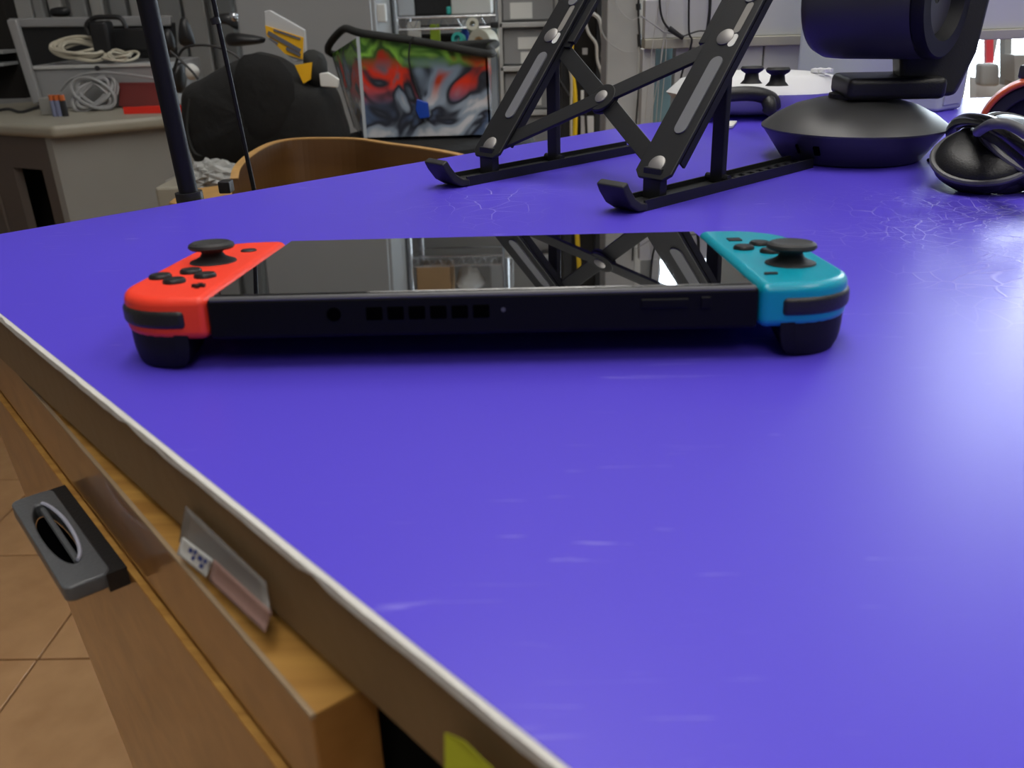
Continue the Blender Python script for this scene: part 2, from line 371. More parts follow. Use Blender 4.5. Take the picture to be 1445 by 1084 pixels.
# ------------------------------------------------------------------ the room
FZ, CZ = -0.90, 1.90
X0, X1, Y0, Y1 = -2.7, 3.1, -2.6, 3.5
floor = struct(MB().box(((X0+X1)/2, (Y0+Y1)/2, FZ-0.02), (X1-X0, Y1-Y0, 0.03)).build('floor', 'grout'))
tm = None
for i in range(14):
    for j in range(14):
        x, y = -2.2+i*0.305, -1.4+j*0.305
        if tm is None:
            t0 = MB().box((0, 0, 0), (0.301, 0.301, 0.01)).build('tile', 'tile', bevel=0.0015, seg=1); tm = t0
        else:
            t0 = tm.copy(); col.objects.link(t0)
        t0.parent = floor; t0.location = (x, y, FZ-0.0025+random.uniform(-0.0004, 0.0004)); t0.rotation_euler[2] = random.choice((0, 1, 2, 3))*math.pi/2
struct(MB().box(((X0+X1)/2, (Y0+Y1)/2, CZ+0.03), (X1-X0, Y1-Y0, 0.06)).build('ceiling', 'ceiling'))
struct(MB().box((X0-0.05, (Y0+Y1)/2, (FZ+CZ)/2), (0.1, Y1-Y0, CZ-FZ)).build('wall_left', 'wall'))
struct(MB().box((X1+0.05, (Y0+Y1)/2, (FZ+CZ)/2), (0.1, Y1-Y0, CZ-FZ)).build('wall_right', 'wall'))
WINS = [(0.55, 0.83, -0.55, 0.62, 1), (1.40, 2.90, -0.55, 1.62, 3)]     # x0, x1, z0, z1, panes
bw = MB(); xs = X0
for (wx0, wx1, wz0, wz1, _n) in WINS:
    bw.box(((xs+wx0)/2, Y1+0.05, (FZ+CZ)/2), (wx0-xs, 0.1, CZ-FZ))
    bw.box(((wx0+wx1)/2, Y1+0.05, (wz1+CZ)/2), (wx1-wx0, 0.1, CZ-wz1)).box(((wx0+wx1)/2, Y1+0.05, (FZ+wz0)/2), (wx1-wx0, 0.1, wz0-FZ)); xs = wx1
bw.box(((xs+X1)/2, Y1+0.05, (FZ+CZ)/2), (X1-xs, 0.1, CZ-FZ))
wall_back = struct(bw.build('wall_back', 'wall'))
for wi, (WX0, WX1, WZ0, WZ1, npan) in enumerate(WINS):
    win = struct(MB().box(((WX0+WX1)/2, Y1+0.02, WZ0+0.02), (WX1-WX0, 0.10, 0.04)).box(((WX0+WX1)/2, Y1+0.02, WZ1-0.02), (WX1-WX0, 0.10, 0.04))
                 .box((WX0+0.02, Y1+0.02, (WZ0+WZ1)/2), (0.04, 0.10, WZ1-WZ0)).box((WX1-0.02, Y1+0.02, (WZ0+WZ1)/2), (0.04, 0.10, WZ1-WZ0)).build('window_%d' % (wi+1), 'frame', bevel=0.004))
    for k in range(1, npan):
        x = WX0+(WX1-WX0)*k/npan
        MB().box((x, Y1+0.02, (WZ0+WZ1)/2), (0.04, 0.06, WZ1-WZ0-0.08)).build('mullion', 'frame', win)
    for k in range(npan):
        w = (WX1-WX0)/npan; x = WX0+w*(k+0.5)
        MB().box((x, Y1+0.045, (WZ0+WZ1)/2), (w-0.045, 0.006, WZ1-WZ0-0.08)).build('pane', 'sky', win)
# fluorescent ceiling fixtures
for k, (x, y) in enumerate([(-0.1, -0.2), (1.3, -0.2), (0.0, 0.95), (0.3, -1.7)]):
    t = thing('ceiling_light', (x, y, CZ-0.03), 'rectangular white fluorescent ceiling panel', 'light', 'ceiling light panels')
    fr = MB()
    for s in (-1, 1):
        fr.box((x+s*0.29, y, CZ-0.02), (0.03, 1.22, 0.04)).box((x, y+s*0.595, CZ-0.02), (0.55, 0.03, 0.04))
    fr.build('fixture_frame', 'white', t); MB().box((x, y, CZ-0.018), (0.55, 1.16, 0.02)).build('diffuser', 'tube_l', t)

# ------------------------------------------------------------------ purple bench
A = V((-0.293, 0.167, 0)); e0, e1 = atz(0, 448), atz(778, 1079)
dl = (e1-e0).normalized(); nl = V((-dl.y, dl.x, 0))      # nl points into the bench
A = e0 - dl*((e0-V((-0.293, 0.167, 0))).dot(dl))
B = atz(908, 174); Bm = atz(200, 297)
E_ = A + dl*0.95; C_ = V((1.05, 0.70, 0)); B2 = atz(952, 170); B3 = V((B2.x+0.06, 0.665, 0))
poly = [A, E_, V((1.05, E_.y, 0)), C_, B3, B2, B]
bench = thing('workbench', (0.45, 0.05, FZ), 'wooden workbench with a scuffed purple laminate top and chipped white edge', 'workbench')
def inset(P, d):
    n = len(P); out = []; c = sum(P, V())/n
    for i in range(n):
        p, q, r = P[i-1], P[i], P[(i+1) % n]
        a = (q-p).normalized(); b = (r-q).normalized(); na = V((-a.y, a.x, 0)); nb = V((-b.y, b.x, 0))
        k = (na+nb); k = k/(1+na.dot(nb)); 
        if k.dot(c-q) < 0: k = -k
        out.append(q+k*d)
    return out
pin = inset(poly, 0.0016)
MB().prism([p+V((0, 0, -0.0012)) for p in pin], 0.0012).build('laminate_sheet', 'purple', bench)
# white laminate edge, laid as short chipped lengths
def edge_run(p, q, n, name='edge_strip'):
    d = (q-p); L = d.length; d.normalize(); nn = V((-d.y, d.x, 0))
    if nn.dot(V((0.4, 0.1, 0))-p) < 0: nn = -nn
    mb = MB(); N = int(n)
    prev = None
    top = []; out = []
    for i in range(N+1):
        s = L*i/N; j = random.uniform(-0.0001, 0.0003) if 0 < i < N else 0
        if random.random() < 0.05: j += 0.0008
        drop = -0.0021 - random.uniform(0, 0.0006) + (0.0012 if random.random() < 0.06 else 0)
        b = p+d*s
        top.append([b+nn*0.0016+V((0, 0, -0.0002)), b+nn*j+V((0, 0, -0.0004)), b+nn*(j*0.5-0.0002)+V((0, 0, drop)), b+nn*0.0016+V((0, 0, drop))])
    vs = [x for t in top for x in t]; fs = []
    for i in range(N):
        for k in range(4): fs.append((i*4+k, i*4+(k+1) % 4, (i+1)*4+(k+1) % 4, (i+1)*4+k))
    fs += [(0, 1, 2, 3), (N*4, N*4+1, N*4+2, N*4+3)]
    mb.add(vs, fs).build(name, 'edge', bench)
edge_run(A, E_, 150); edge_run(B, A, 80); edge_run(C_, B3, 40); edge_run(B3, B2, 12); edge_run(B2, B, 6)
MB().prism([p+V((0, 0, -0.0262)) for p in pin], 0.0249).build('board', 'core', bench)
# drawer front and lower panel, their plane runs a few degrees off the top's edge
a0, a1 = atz(60, 569, -0.030), atz(434, 1006, -0.030)
fd = (a1-a0).normalized(); fn_ = V((fd.y, -fd.x, 0))      # outward normal
if fn_.dot(V((-1, -1, 0))) < 0: fn_ = -fn_
endp = a1 + fd*0.0015
dstart = a0 - fd*0.20
def slab(p, q, z0, z1, thick, o=0.0):
    P = [V((p.x, p.y, z0))+fn_*o, V((q.x, q.y, z0))+fn_*o, V((q.x, q.y, z0))-fn_*(thick-o), V((p.x, p.y, z0))-fn_*(thick-o)]
    return MB().prism(P, z1-z0)
drw = slab(dstart, endp, -0.0592, -0.0305, 0.016).build('drawer_front', 'wood', bench, bevel=0.0008)
slab(dstart, endp, -0.0306, -0.0300, 0.0156, -0.0012).build('top_edge', 'wood_edge', drw)
slab(dstart, endp, -0.0310, -0.0298, 0.0012, 0.0001).build('worn_arris', 'worn', drw)
low_end = endp + fd*0.30
bd = [atp(0, 599, a0, fn_), atp(108, 864, a0, fn_), atp(193, 1084, a0, fn_)]
dv = (bd[2]-bd[0]); far_bot = bd[0] + dv*((-0.80-bd[0].z)/dv.z)
far_top = bd[0]+dv*((-0.0625-bd[0].z)/dv.z)
P4 = [far_top, V((low_end.x, low_end.y, -0.0625)), V((low_end.x, low_end.y, -0.80)), far_bot]
lowp = MB().prism([p+fn_*0.0015 for p in P4], -fn_*0.018).build('lower_panel', 'wood', bench, bevel=0.0008)
MB().bar(far_top+fn_*0.0006+V((0, 0, 0.0002)), V((low_end.x, low_end.y, -0.0623))+fn_*0.0006, (0, 0, 1), 0.0022, 0.0010).build('top_edge', 'wood_edge', lowp)
# carcase behind the drawer, legs
inn = -fn_
MB().prism([V((p.x, p.y, -0.80))+inn*0.03 for p in (far_top+fd*0.03, low_end)]+[V((p.x, p.y, -0.80))+inn*0.40 for p in (low_end, far_top+fd*0.10)], 0.735).build('carcase', 'dark_void', bench)
for lx, ly in ((0.06, 0.36), (0.95, 0.52), (0.95, -0.40), (0.36, -0.38)):
    MB().box((lx, ly, (FZ-0.026)/2), (0.06, 0.06, -FZ-0.026)).build('leg', 'wood', bench, bevel=0.003)
# drawer pull: a flat lip with an oval finger hole
hp = thing('drawer_pull', atz(150, 770, -0.061), 'black plastic tab pull with an oval finger hole on the bench drawer', 'handle')
hA, hB = atp(96, 678, a0, fn_), atp(192, 818, a0, fn_)
base = (hA+hB)/2; base.z = -0.0605; base = base + fn_*0.0016
Lw = (hB-hA).length*0.97; Ld = (atz(56, 778, -0.0605)-base).dot(fn_)
def hl(u, v, z=0): return base + fd*u + fn_*v + V((0, 0, z))
def hring(rx, ry, cx, cy, n=28, dz=0): return [hl(cx+rx*math.cos(2*math.pi*i/n), cy+ry*math.sin(2*math.pi*i/n), dz) for i in range(n)]
def rrect(x0, x1, y0, y1, r, n):
    out = []
    for cx, cy, a in ((x1-r, y1-r, 0), (x0+r, y1-r, 90), (x0+r, y0+r, 180), (x1-r, y0+r, 270)):
        for k in range(n): t = math.radians(a+90*k/(n-1)); out.append((cx+r*math.cos(t), cy+r*math.sin(t)))
    return out
outer = rrect(-Lw/2, Lw/2, Ld*0.24, Ld, Ld*0.17, 7)
outer = [(outer[i][0]+(outer[(i+1) % len(outer)][0]-outer[i][0])*q/6, outer[i][1]+(outer[(i+1) % len(outer)][1]-outer[i][1])*q/6) for i in range(len(outer)) for q in range(6 if (Vector(outer[(i+1) % len(outer)])-Vector(outer[i])).length > 0.004 else 1)]
N = len(outer)
inner = []
ocx, ocy = -0.002, Ld*0.62; HX, HY = Lw*0.34, Ld*0.24
for (x, y) in outer:
    t = math.atan2((y-ocy)/HY, (x-ocx)/HX); inner.append((ocx+HX*math.cos(t), ocy+HY*math.sin(t)))
vs = []; fs = []
for z in (0.0, -0.006):
    vs += [hl(x, y, z) for x, y in outer] + [hl(x, y, z) for x, y in inner]
for i in range(N):
    j = (i+1) % N
    fs += [(i, j, N+j, N+i), (2*N+i, 3*N+i, 3*N+j, 2*N+j), (i, 2*N+i, 2*N+j, j), (N+i, N+j, 3*N+j, 3*N+i)]
MB().add(vs, fs).build('lip', 'pull', hp, bevel=0.0012)
MB().add([hl(x, y, z) for z in (-0.0006, -0.0075) for x, y in ((-Lw/2, 0), (Lw/2, 0), (Lw/2, Ld*0.34), (-Lw/2, Ld*0.34))], [(0, 1, 2, 3), (7, 6, 5, 4), (0, 4, 5, 1), (1, 5, 6, 2), (2, 6, 7, 3), (3, 7, 4, 0)]).build('mounting_bar', 'black', hp)
MB().tube([hl(ocx+HX*math.cos(t), ocy+HY*math.sin(t), 0.0004) for t in [math.pi*2*k/40 for k in range(22, 40)]], 0.0007, 6).build('hole_rim_highlight', 'case_side', hp, smooth=True)  # half arc, the rim's highlight put into its pale colour
MB().tube([hl(ocx-HX*0.9+HX*1.8*k/10, ocy-0.001, -0.0016) for k in range(11)], 0.0011, 8).build('finger_bar', 'pull', hp, smooth=True)
MB().add([hl(x, y, -0.0058) for x, y in inner], [tuple(range(N))]).build('hole_floor', 'pit', hp)

# torn label stuck to the board edge
def onband(px, py, off=0.0): return atp(px, py, e0-nl*off, nl)
lb = thing('torn_label', onband(320, 790, 0.001), 'torn price label with clear film stuck to the bench edge', 'label')
def lgrid(tl, tr, bl, br, offs, nx=10, ny=5):
    vs = []; fs = []
    for j in range(ny+1):
        for i in range(nx+1):
            u, v = i/nx, j/ny
            px = (tl[0]*(1-u)+tr[0]*u)*(1-v)+(bl[0]*(1-u)+br[0]*u)*v; py = (tl[1]*(1-u)+tr[1]*u)*(1-v)+(bl[1]*(1-u)+br[1]*u)*v
            o = offs[0]+(offs[1]-offs[0])*v*v
            vs.append(onband(px, py, o))
    for j in range(ny):
        for i in range(nx): a = j*(nx+1)+i; fs.append((a, a+1, a+nx+2, a+nx+1))
    return MB().add(vs, fs)
lgrid((262, 714), (375, 822), (253, 765), (383, 870), (0.0006, 0.0030)).build('clear_film', 'film2', lb, smooth=True, solid=0.0002)
lgrid((258, 758), (300, 790), (250, 782), (291, 815), (0.0034, 0.0048)).build('price_paper', 'paper', lb, smooth=True, solid=0.0002)
lgrid((302, 790), (383, 864), (294, 818), (374, 893), (0.0034, 0.0050)).build('pink_strip', 'pink', lb, smooth=True, solid=0.0002)
pm = MB()
for (x, y, w) in ((268, 772, 5), (275, 775, 4), (281, 783, 6), (289, 788, 4), (272, 783, 4), (283, 794, 5)):
    pm.add([onband(x, y, 0.0054), onband(x+w, y+w*0.8, 0.0054), onband(x+w-3, y+w*0.8+6, 0.0054), onband(x-3, y+6, 0.0054)], [(0, 1, 2, 3)])
pm.build('print', 'ink_b', lb)
sn = [onband(628, 1034, 0.0012), onband(655, 1046, 0.0012), onband(760, 1150, 0.0012), onband(628, 1180, 0.005)]
o = MB().add(sn, [(0, 1, 2, 3)]).build('sticky_note', 'note', origin=sn[0], solid=0.0002)
tag(o, 'lime yellow paper note stuck under the bench edge', 'note')

# ------------------------------------------------------------------ handheld console
zn, zf, LN = 0.0245, 0.0160, 0.1016
tl = math.asin((zn-zf)/LN)
MC = Matrix.Translation((0, 0, zn)) @ Matrix.Rotation(-tl, 4, 'X')
con = thing('handheld_console', (0, 0.05, 0), 'handheld game console with red and blue side controllers lying on the purple bench', 'game console')
HB = 0.0865
MB(MC).box((0, LN/2, -0.0072), (2*HB-0.0004, LN, 0.0132)).build('body', 'body', con, bevel=0.0016, seg=3)
MB(MC).box((0, LN/2+0.0012, -0.0002), (2*HB-0.004, LN-0.0045, 0.0006)).build('screen', 'glass', con, bevel=0.0002, seg=1)
MB(MC).tube([V((-HB+0.0015, 0.0011, -0.0010)), V((HB-0.0015, 0.0011, -0.0010))], 0.0010, 8).build('front_lip', 'lip', con, smooth=True)
def xpx(px): return -HB + (px-295)/(1070-295)*2*HB
jack = MB(MC).cyl((xpx(475), 0.0005, -0.0062), (xpx(475), -0.0003, -0.0062), 0.0022, n=20).build('headphone_jack', 'pit', con)
for k in range(6):
    x = xpx(532+k*30); MB(MC).box((x, 0.0003, -0.0062), (0.0052, 0.0012, 0.0042)).build('vent', 'pit', con, bevel=0.0003, seg=1)
MB(MC).cyl((xpx(713), 0.0005, -0.0058), (xpx(713), -0.0002, -0.0058), 0.0007, n=10).build('microphone_hole', 'lip', con)
MB(MC).box((xpx(938), 0.0000, -0.0050), (0.0150, 0.0012, 0.0032)).build('volume_button', 'body', con, bevel=0.0005)
MB(MC).box((xpx(995), 0.0000, -0.0050), (0.0034, 0.0012, 0.0040)).build('power_button', 'body', con, bevel=0.0005)

def joycon(side, mname, lab):
    def X(u): return side*(HB+u)
    R1, R2, Wd = 0.0215, 0.024, 0.0330
    out = [(0, 0.0), ]
    for k in range(11): t = math.radians(-90+90*k/10); out.append((Wd-R1+R1*math.cos(t), R1+R1*math.sin(t)))
    for k in range(11): t = math.radians(90*k/10); out.append((Wd-R2+R2*math.cos(t), LN-R2+R2*math.sin(t)))
    out.append((0, LN))
    sh = MB(MC).prism([V((X(u), v, -0.0138)) for u, v in out], 0.0140).build('side_controller', mname, con, bevel=0.0030, seg=4, label=lab)
    # shoulder button band round the outer near corner
    path = [(0.0070, 0.0), (0.0092, 0.0)] + [(Wd-R1+R1*math.cos(math.radians(-90+90*k/12)), R1+R1*math.sin(math.radians(-90+90*k/12))) for k in range(13)]
    ctr = V((Wd-R1, R1))
    def offp(q, d):
        if q[0] <= Wd-R1: return (q[0], q[1]-d)
        v = (V(q)-ctr).normalized(); return (q[0]+v.x*d, q[1]+v.y*d)
    sec = path
    vs = []; fs = []
    for q in sec:
        o_, i_ = offp(q, 0.0009), offp(q, -0.004)
        vs += [V((X(o_[0]), o_[1], -0.0040)), V((X(o_[0]), o_[1], -0.0100)), V((X(i_[0]), i_[1], -0.0100)), V((X(i_[0]), i_[1], -0.0040))]
    n = len(sec)
    for i in range(n-1):
        for k in range(4): fs.append((i*4+k, i*4+(k+1) % 4, (i+1)*4+(k+1) % 4, (i+1)*4+k))
    fs += [(0, 1, 2, 3), ((n-1)*4, (n-1)*4+1, (n-1)*4+2, (n-1)*4+3)]
    MB(MC).add(vs, fs).build('shoulder_button', 'black', sh, bevel=0.0016, seg=3)
    # trigger bulging underneath, the foot the console stands on
    foot = []
    for q in [(0.0070, 0.0004), (0.0115, 0.0002)] + [(Wd-R1+(R1-0.0006)*math.cos(math.radians(-90+90*k/8)), R1+(R1-0.0006)*math.sin(math.radians(-90+90*k/8))) for k in range(9)] + [(0.028, 0.026), (0.0100, 0.026)]:
        foot.append(q)
    c = V((sum(q[0] for q in foot)/len(foot), sum(q[1] for q in foot)/len(foot)))
    vs = []; fs = []; n = len(foot)
    for z, s in ((-0.0120, 1.0), (-0.0160, 0.99), (-0.0190, 0.95), (-0.0215, 0.87), (-0.0234, 0.74), (-0.0244, 0.55)):
        vs += [V((X(c.x+(q[0]-c.x)*s), c.y+(q[1]-c.y)*s, z)) for q in foot]
    for k in range(5):
        for i in range(n): fs.append((k*n+i, k*n+(i+1) % n, (k+1)*n+(i+1) % n, (k+1)*n+i))
    fs += [list(range(n)), [5*n+i for i in range(n)]]
    MB(MC).add(vs, fs).build('trigger', 'trig', sh, smooth=True)
    def stick(u, v):
        o = V((X(u), v, 0.0002)); ax = (0, 0, 1)
        MB(MC).lathe(o, ax, [(0.0085, 0), (0.0083, 0.0005), (0.0062, 0.0013), (0.0046, 0.0022), (0.0038, 0.0036), (0.0046, 0.0046), (0.0078, 0.0051), (0.0084, 0.0058), (0.0081, 0.0068), (0.0068, 0.0075), (0.0056, 0.0072), (0.0001, 0.0067)], 32).build('thumbstick', 'black_soft', sh, smooth=True)
    def btn(u, v, r=0.0038, h=0.0016):
        MB(MC).lathe(V((X(u), v, 0.0)), (0, 0, 1), [(r, 0), (r, h*0.6), (r*0.86, h), (0.0001, h*1.06)], 20).build('button', 'black', sh, smooth=True)
    def sq(u, v, w, d, h=0.0010):
        MB(MC).box((X(u), v, h/2), (w, d, h)).build('small_button', 'black', sh, bevel=0.0003)
    if side < 0:   # action buttons near, stick further
        cx, cy, g = 0.0180, 0.0310, 0.0078
        for du, dv in ((0, g), (0, -g), (g, 0), (-g, 0)): btn(cx+du, cy+dv)
        stick(0.0165, 0.0580)
        MB(MC).box((X(0.0068), 0.0150, 0.0006), (0.0042, 0.0014, 0.0012)).box((X(0.0068), 0.0150, 0.0006), (0.0014, 0.0042, 0.0012)).build('plus_button', 'black', sh)
        btn(0.0095, 0.0790, 0.0031, 0.0008)
    else:
        cx, cy, g = 0.0165, 0.0590, 0.0078
        for du, dv in ((0, g), (0, -g), (g, 0), (-g, 0)): btn(cx+du, cy+dv)
        stick(0.0178, 0.0310)
        sq(0.0068, 0.0145, 0.0044, 0.0014)
        sq(0.0095, 0.0775, 0.0052, 0.0052, 0.0008)
    return sh
joycon(-1, 'red', 'neon red controller with four face buttons'); joycon(1, 'blue', 'neon blue controller with thumbstick near the shoulder button')

# ------------------------------------------------------------------ folding laptop stand
sd = V((0.7407, 0.6718, 0)); sn_ = V((sd.y, -sd.x, 0)); Z = V((0, 0, 1))
st = thing('laptop_stand', (0.07, 0.28, 0), 'black folding metal laptop stand with crossed bars on the purple bench', 'laptop stand')
LO, RO = atz(640, 262), atz(885, 297)
AL = math.radians(48.5); ad = sd*math.cos(AL)+Z*math.sin(AL); an = -sd*math.sin(AL)+Z*math.cos(AL)
piv = {}; upr = {}
for key, O, s0, sr in (('l', LO, 0.0345, 0.0915), ('r', RO, 0.0270, 0.0840)):
    def W_(s, n, z): return O + sd*s + sn_*n + Z*z
    wr = 0.0085
    # base rail with five locating holes (built as separate cross pieces)
    r = MB()
    Lr = 0.172
    r.bar(W_(0.004, 0, 0.0016), W_(0.098, 0, 0.0016), Z, 2*wr, 0.0032)
    for n in (-1, 1): r.bar(W_(0.098, n*(wr-0.0022), 0.0016), W_(Lr, n*(wr-0.0022), 0.0016), Z, 0.0044, 0.0032)
    for k in range(8):
        s = 0.1005+k*0.0098; r.bar(W_(s, 0, 0.0016), W_(s+0.0050, 0, 0.0016), Z, 0.0130, 0.0032)
    for n in (-1, 1): r.bar(W_(0.004, n*wr, 0.0030), W_(Lr, n*wr, 0.0030), Z, 0.0012, 0.0060)
    r.build('base_rail', 'alu', st)
    # hooked front stop
    vs = []; fs = []; prof = [(0.006, 0.0002), (-0.001, 0.0006), (-0.0075, 0.0045), (-0.0125, 0.0110), (-0.0150, 0.0158)]
    prof2 = [(0.006, 0.0044), (0.001, 0.0052), (-0.0040, 0.0085), (-0.0085, 0.0142), (-0.0108, 0.0180)]
    for n in (-1, 1): vs += [W_(s, n*(wr+0.001), z) for s, z in prof] + [W_(s, n*(wr+0.001), z) for s, z in prof2]
    for b in (0, 10):
        for i in range(4): fs.append((b+i, b+i+1, b+6+i, b+5+i))
    for i in range(4): fs += [(i, i+1, 11+i, 10+i), (5+i, 6+i, 16+i, 15+i)]
    fs += [(4, 9, 19, 14), (0, 5, 15, 10)]
    MB().add(vs, fs).build('front_stop', 'black_soft', st, bevel=0.0010, seg=2)
    p0 = W_(s0, 0, 0.0185); piv[key] = p0
    # bracket up to the pivot
    MB().bar(W_(s0-0.0045, 0, 0.0030), W_(s0-0.0045, 0, 0.0200), sd, 0.0125, 0.0060).build('bracket', 'alu', st, bevel=0.0006)
    # arm: tapered plate with folded side walls
    La, w0, w1 = 0.178, 0.0125, 0.0105
    a_ = p0-ad*0.009; b_ = p0+ad*La
    outl = [(-0.009, -w0+0.004), (-0.005, -w0), (0.05, -w0), (La, -w1), (La, w1), (0.05, w0), (-0.005, w0), (-0.009, w0-0.004)]
    MB().prism([p0+ad*s+sn_*n+an*0.0022 for s, n in outl], an*0.0022).build('arm_plate', 'alu', st, bevel=0.0006)
    sw = MB()
    for n in (-1, 1): sw.bar(p0+ad*0.004+sn_*n*(w0-0.0008)-an*0.0010, p0+ad*La+sn_*n*(w1-0.0008)-an*0.0010, an, 0.0016, 0.0046)
    sw.build('arm_wall', 'alu', st)
    # silicone pads on the arm
    for (s1, s2) in ((0.024, 0.066), (0.110, 0.150)):
        pl = []
        for cs, a0_ in ((s2, -90), (s1, 90)):
            for k in range(9): t = math.radians(a0_+180*k/8); pl.append(p0+ad*(cs+0.0040*math.cos(t))+sn_*(0.003+0.0040*math.sin(t))+an*0.0044)
        MB().prism(pl, an*0.0008).build('grip_pad', 'pad', st)
    # slots near the upper joint
    for (s1, s2, n0) in ((0.079, 0.083, 0.0060), (0.088, 0.104, 0.0050)):
        pl = []
        for cs, a0_ in ((s2, -90), (s1, 90)):
            for k in range(7): t = math.radians(a0_+180*k/6); pl.append(p0+ad*(cs+0.0022*math.cos(t))+sn_*(n0+0.0022*math.sin(t))+an*0.0045)
        MB().prism(pl, an*0.0002).build('slot', 'column_d' if s1 > 0.085 else 'paper', st)
    pu = p0+ad*0.083; upr[key] = pu
    for q in (p0, pu): MB().lathe(q+an*0.0042, an, [(0.0052, 0), (0.0052, 0.0008), (0.0040, 0.0016), (0.0001, 0.0018)], 20).build('rivet', 'rivet', st, smooth=True)
    # prop leg from the arm down to the rail
    lt = p0+ad*0.075-an*0.004; lb_ = W_((lt-O).dot(sd)+0.001, 0, 0.0030)
    MB().bar(lb_, lt, sd, 0.0090, 0.0045).build('prop_leg', 'alu', st, bevel=0.0008)
    MB().cyl(lb_+sn_*0.008+Z*0.003, lb_-sn_*0.008+Z*0.003, 0.0022, n=12).build('hinge_pin', 'alu', st)
# crossing bars
xc = (piv['l']+upr['r']+piv['r']+upr['l'])/4
for i, (p, q) in enumerate(((piv['l'], upr['r']), (upr['l'], piv['r']))):
    o_ = an*(0.0012 if i == 0 else -0.0016)
    mb = MB(); mb.bar(p+o_, q+o_, an, 0.0105, 0.0022)
    d = (q-p).normalized(); m_ = p+d*((xc-p).dot(d))
    mb.lathe(m_+o_-an*0.0011, an, [(0.0092, 0), (0.0092, 0.0022)], 24)
    mb.build('cross_bar', 'alu', st, bevel=0.0004)
MB().lathe(xc+an*0.0022, an, [(0.0042, 0), (0.0042, 0.0008), (0.0030, 0.0014), (0.0001, 0.0016)], 20).build('rivet', 'rivet', st, smooth=True)
# inner strips of the upper section, parallel to the arms
for k_, sg in (('l', 1), ('r', -1)):
    p = upr[k_]+sn_*sg*0.0165; MB().bar(p-ad*0.002, p+ad*0.085, an, 0.0055, 0.0030).build('inner_strip', 'alu', st, bevel=0.0004)
    MB().bar(upr[k_]-an*0.001, p-an*0.001, an, 0.010, 0.0024).build('strip_link', 'alu', st)
# ------------------------------------------------------------------ conference camera
cL, cR = atz(1080, 172, 0.022), atz(1341, 190, 0.022)
cc = (cL+cR)/2; cr_ = (cR-cL).length/2; cc = V((cc.x+0.007, cc.y+0.018, 0)); cr_ *= 0.985
ptz = thing('conference_camera', cc, 'dark grey motorised conference camera with round domed base on the purple bench', 'camera')
k = cr_/0.0665
MB().lathe(cc, Z, [(0.048*k, 0), (0.051*k, 0.0015), (0.0645*k, 0.0190), (0.0662*k, 0.0212)], 56).build('base', 'ptz', ptz, smooth=True)
MB().lathe(cc, Z, [(0.0665*k, 0.0205), (0.0668*k, 0.0218), (0.0655*k, 0.0228), (0.057*k, 0.0285), (0.044*k, 0.0345), (0.028*k, 0.0385), (0.012*k, 0.0400), (0.0001, 0.0402)], 56).build('dome', 'ptz', ptz, smooth=True)
def pxof(p):
    d = p-CAM; return W/2+FPX*d.dot(RT)/d.dot(FW)
for px, w in ((1126, 0.0014), (1153, 0.0038)):
    best = min([math.radians(180+k_*0.5) for k_ in range(180)], key=lambda a: abs(pxof(cc+V((math.cos(a), math.sin(a), 0))*0.0585*k+Z*0.0115)-px))
    r_ = V((math.cos(best), math.sin(best), 0)); t_ = Z.cross(r_); sl_ = (r_*0.80-Z*0.60)
    q = cc + r_*(0.0588*k)+Z*0.0112
    MB().bar(q-t_*w/2, q+t_*w/2, sl_, 0.0070, 0.0016).build('port', 'pit', ptz, bevel=0.0003)
lc = aty(1340, -6, cc.y-0.040)
la = V((0.70, -0.71, 0.02)).normalized(); ls = Z.cross(la).normalized()
hr = 0.0360
MB().lathe(lc-la*0.082, la, [(0.026, 0), (0.0325, 0.003), (0.0353, 0.009), (hr, 0.02), (hr, 0.075)], 48).build('head', 'ptz', ptz, smooth=True)
MB().lathe(lc-la*0.008, la, [(hr, 0), (hr, 0.006), (0.0345, 0.0078), (0.0255, 0.0080), (0.0190, -0.004), (0.0185, -0.006), (0.0001, -0.006)], 48).build('lens_bezel', 'trig', ptz, smooth=True)
MB().lathe(lc-la*0.0135, la, [(0.0185, 0), (0.0180, 0.0015), (0.0140, 0.0045), (0.0080, 0.0062), (0.0001, 0.0068)], 40).build('lens', 'lens', ptz, smooth=True)
# swivel plate and yoke
pc = V((cc.x, cc.y, 0.0465)); 
pA, pB = aty(1192, 128, cc.y-0.012), aty(1338, 128, cc.y-0.018)
MB().bar(V((pA.x, cc.y, 0.0468)), V((pB.x-0.004, cc.y-0.006, 0.0468)), Z, 0.052, 0.0135).build('swivel_plate', 'black', ptz, bevel=0.004, seg=3)
MB().cyl((cc.x, cc.y, 0.0385), (cc.x, cc.y, 0.042), 0.018, n=24).build('swivel_neck', 'black', ptz)
yk = lc-la*0.040
MB().lathe(yk+ls*(hr-0.002), ls, [(0.030, 0), (0.030, 0.008), (0.026, 0.011), (0.0001, 0.0115)], 36).build('yoke_disc', 'black', ptz, smooth=True)
y0 = aty(1262, 140, cc.y-0.01); y1 = aty(1333, 140, cc.y-0.01)
ymid = (y0+y1)/2
MB().prism([V((y0.x, cc.y-0.020, 0.0410)), V((y1.x, cc.y-0.026, 0.0410)), V((y1.x+0.014, cc.y-0.014, 0.066)), V((y1.x+0.021, cc.y-0.010, 0.125)), V((y0.x+0.01, cc.y-0.008, 0.125)), V((y0.x-0.002, cc.y-0.012, 0.070))], V((0.006, 0.030, 0))).build('yoke', 'black', ptz, bevel=0.004, seg=3)

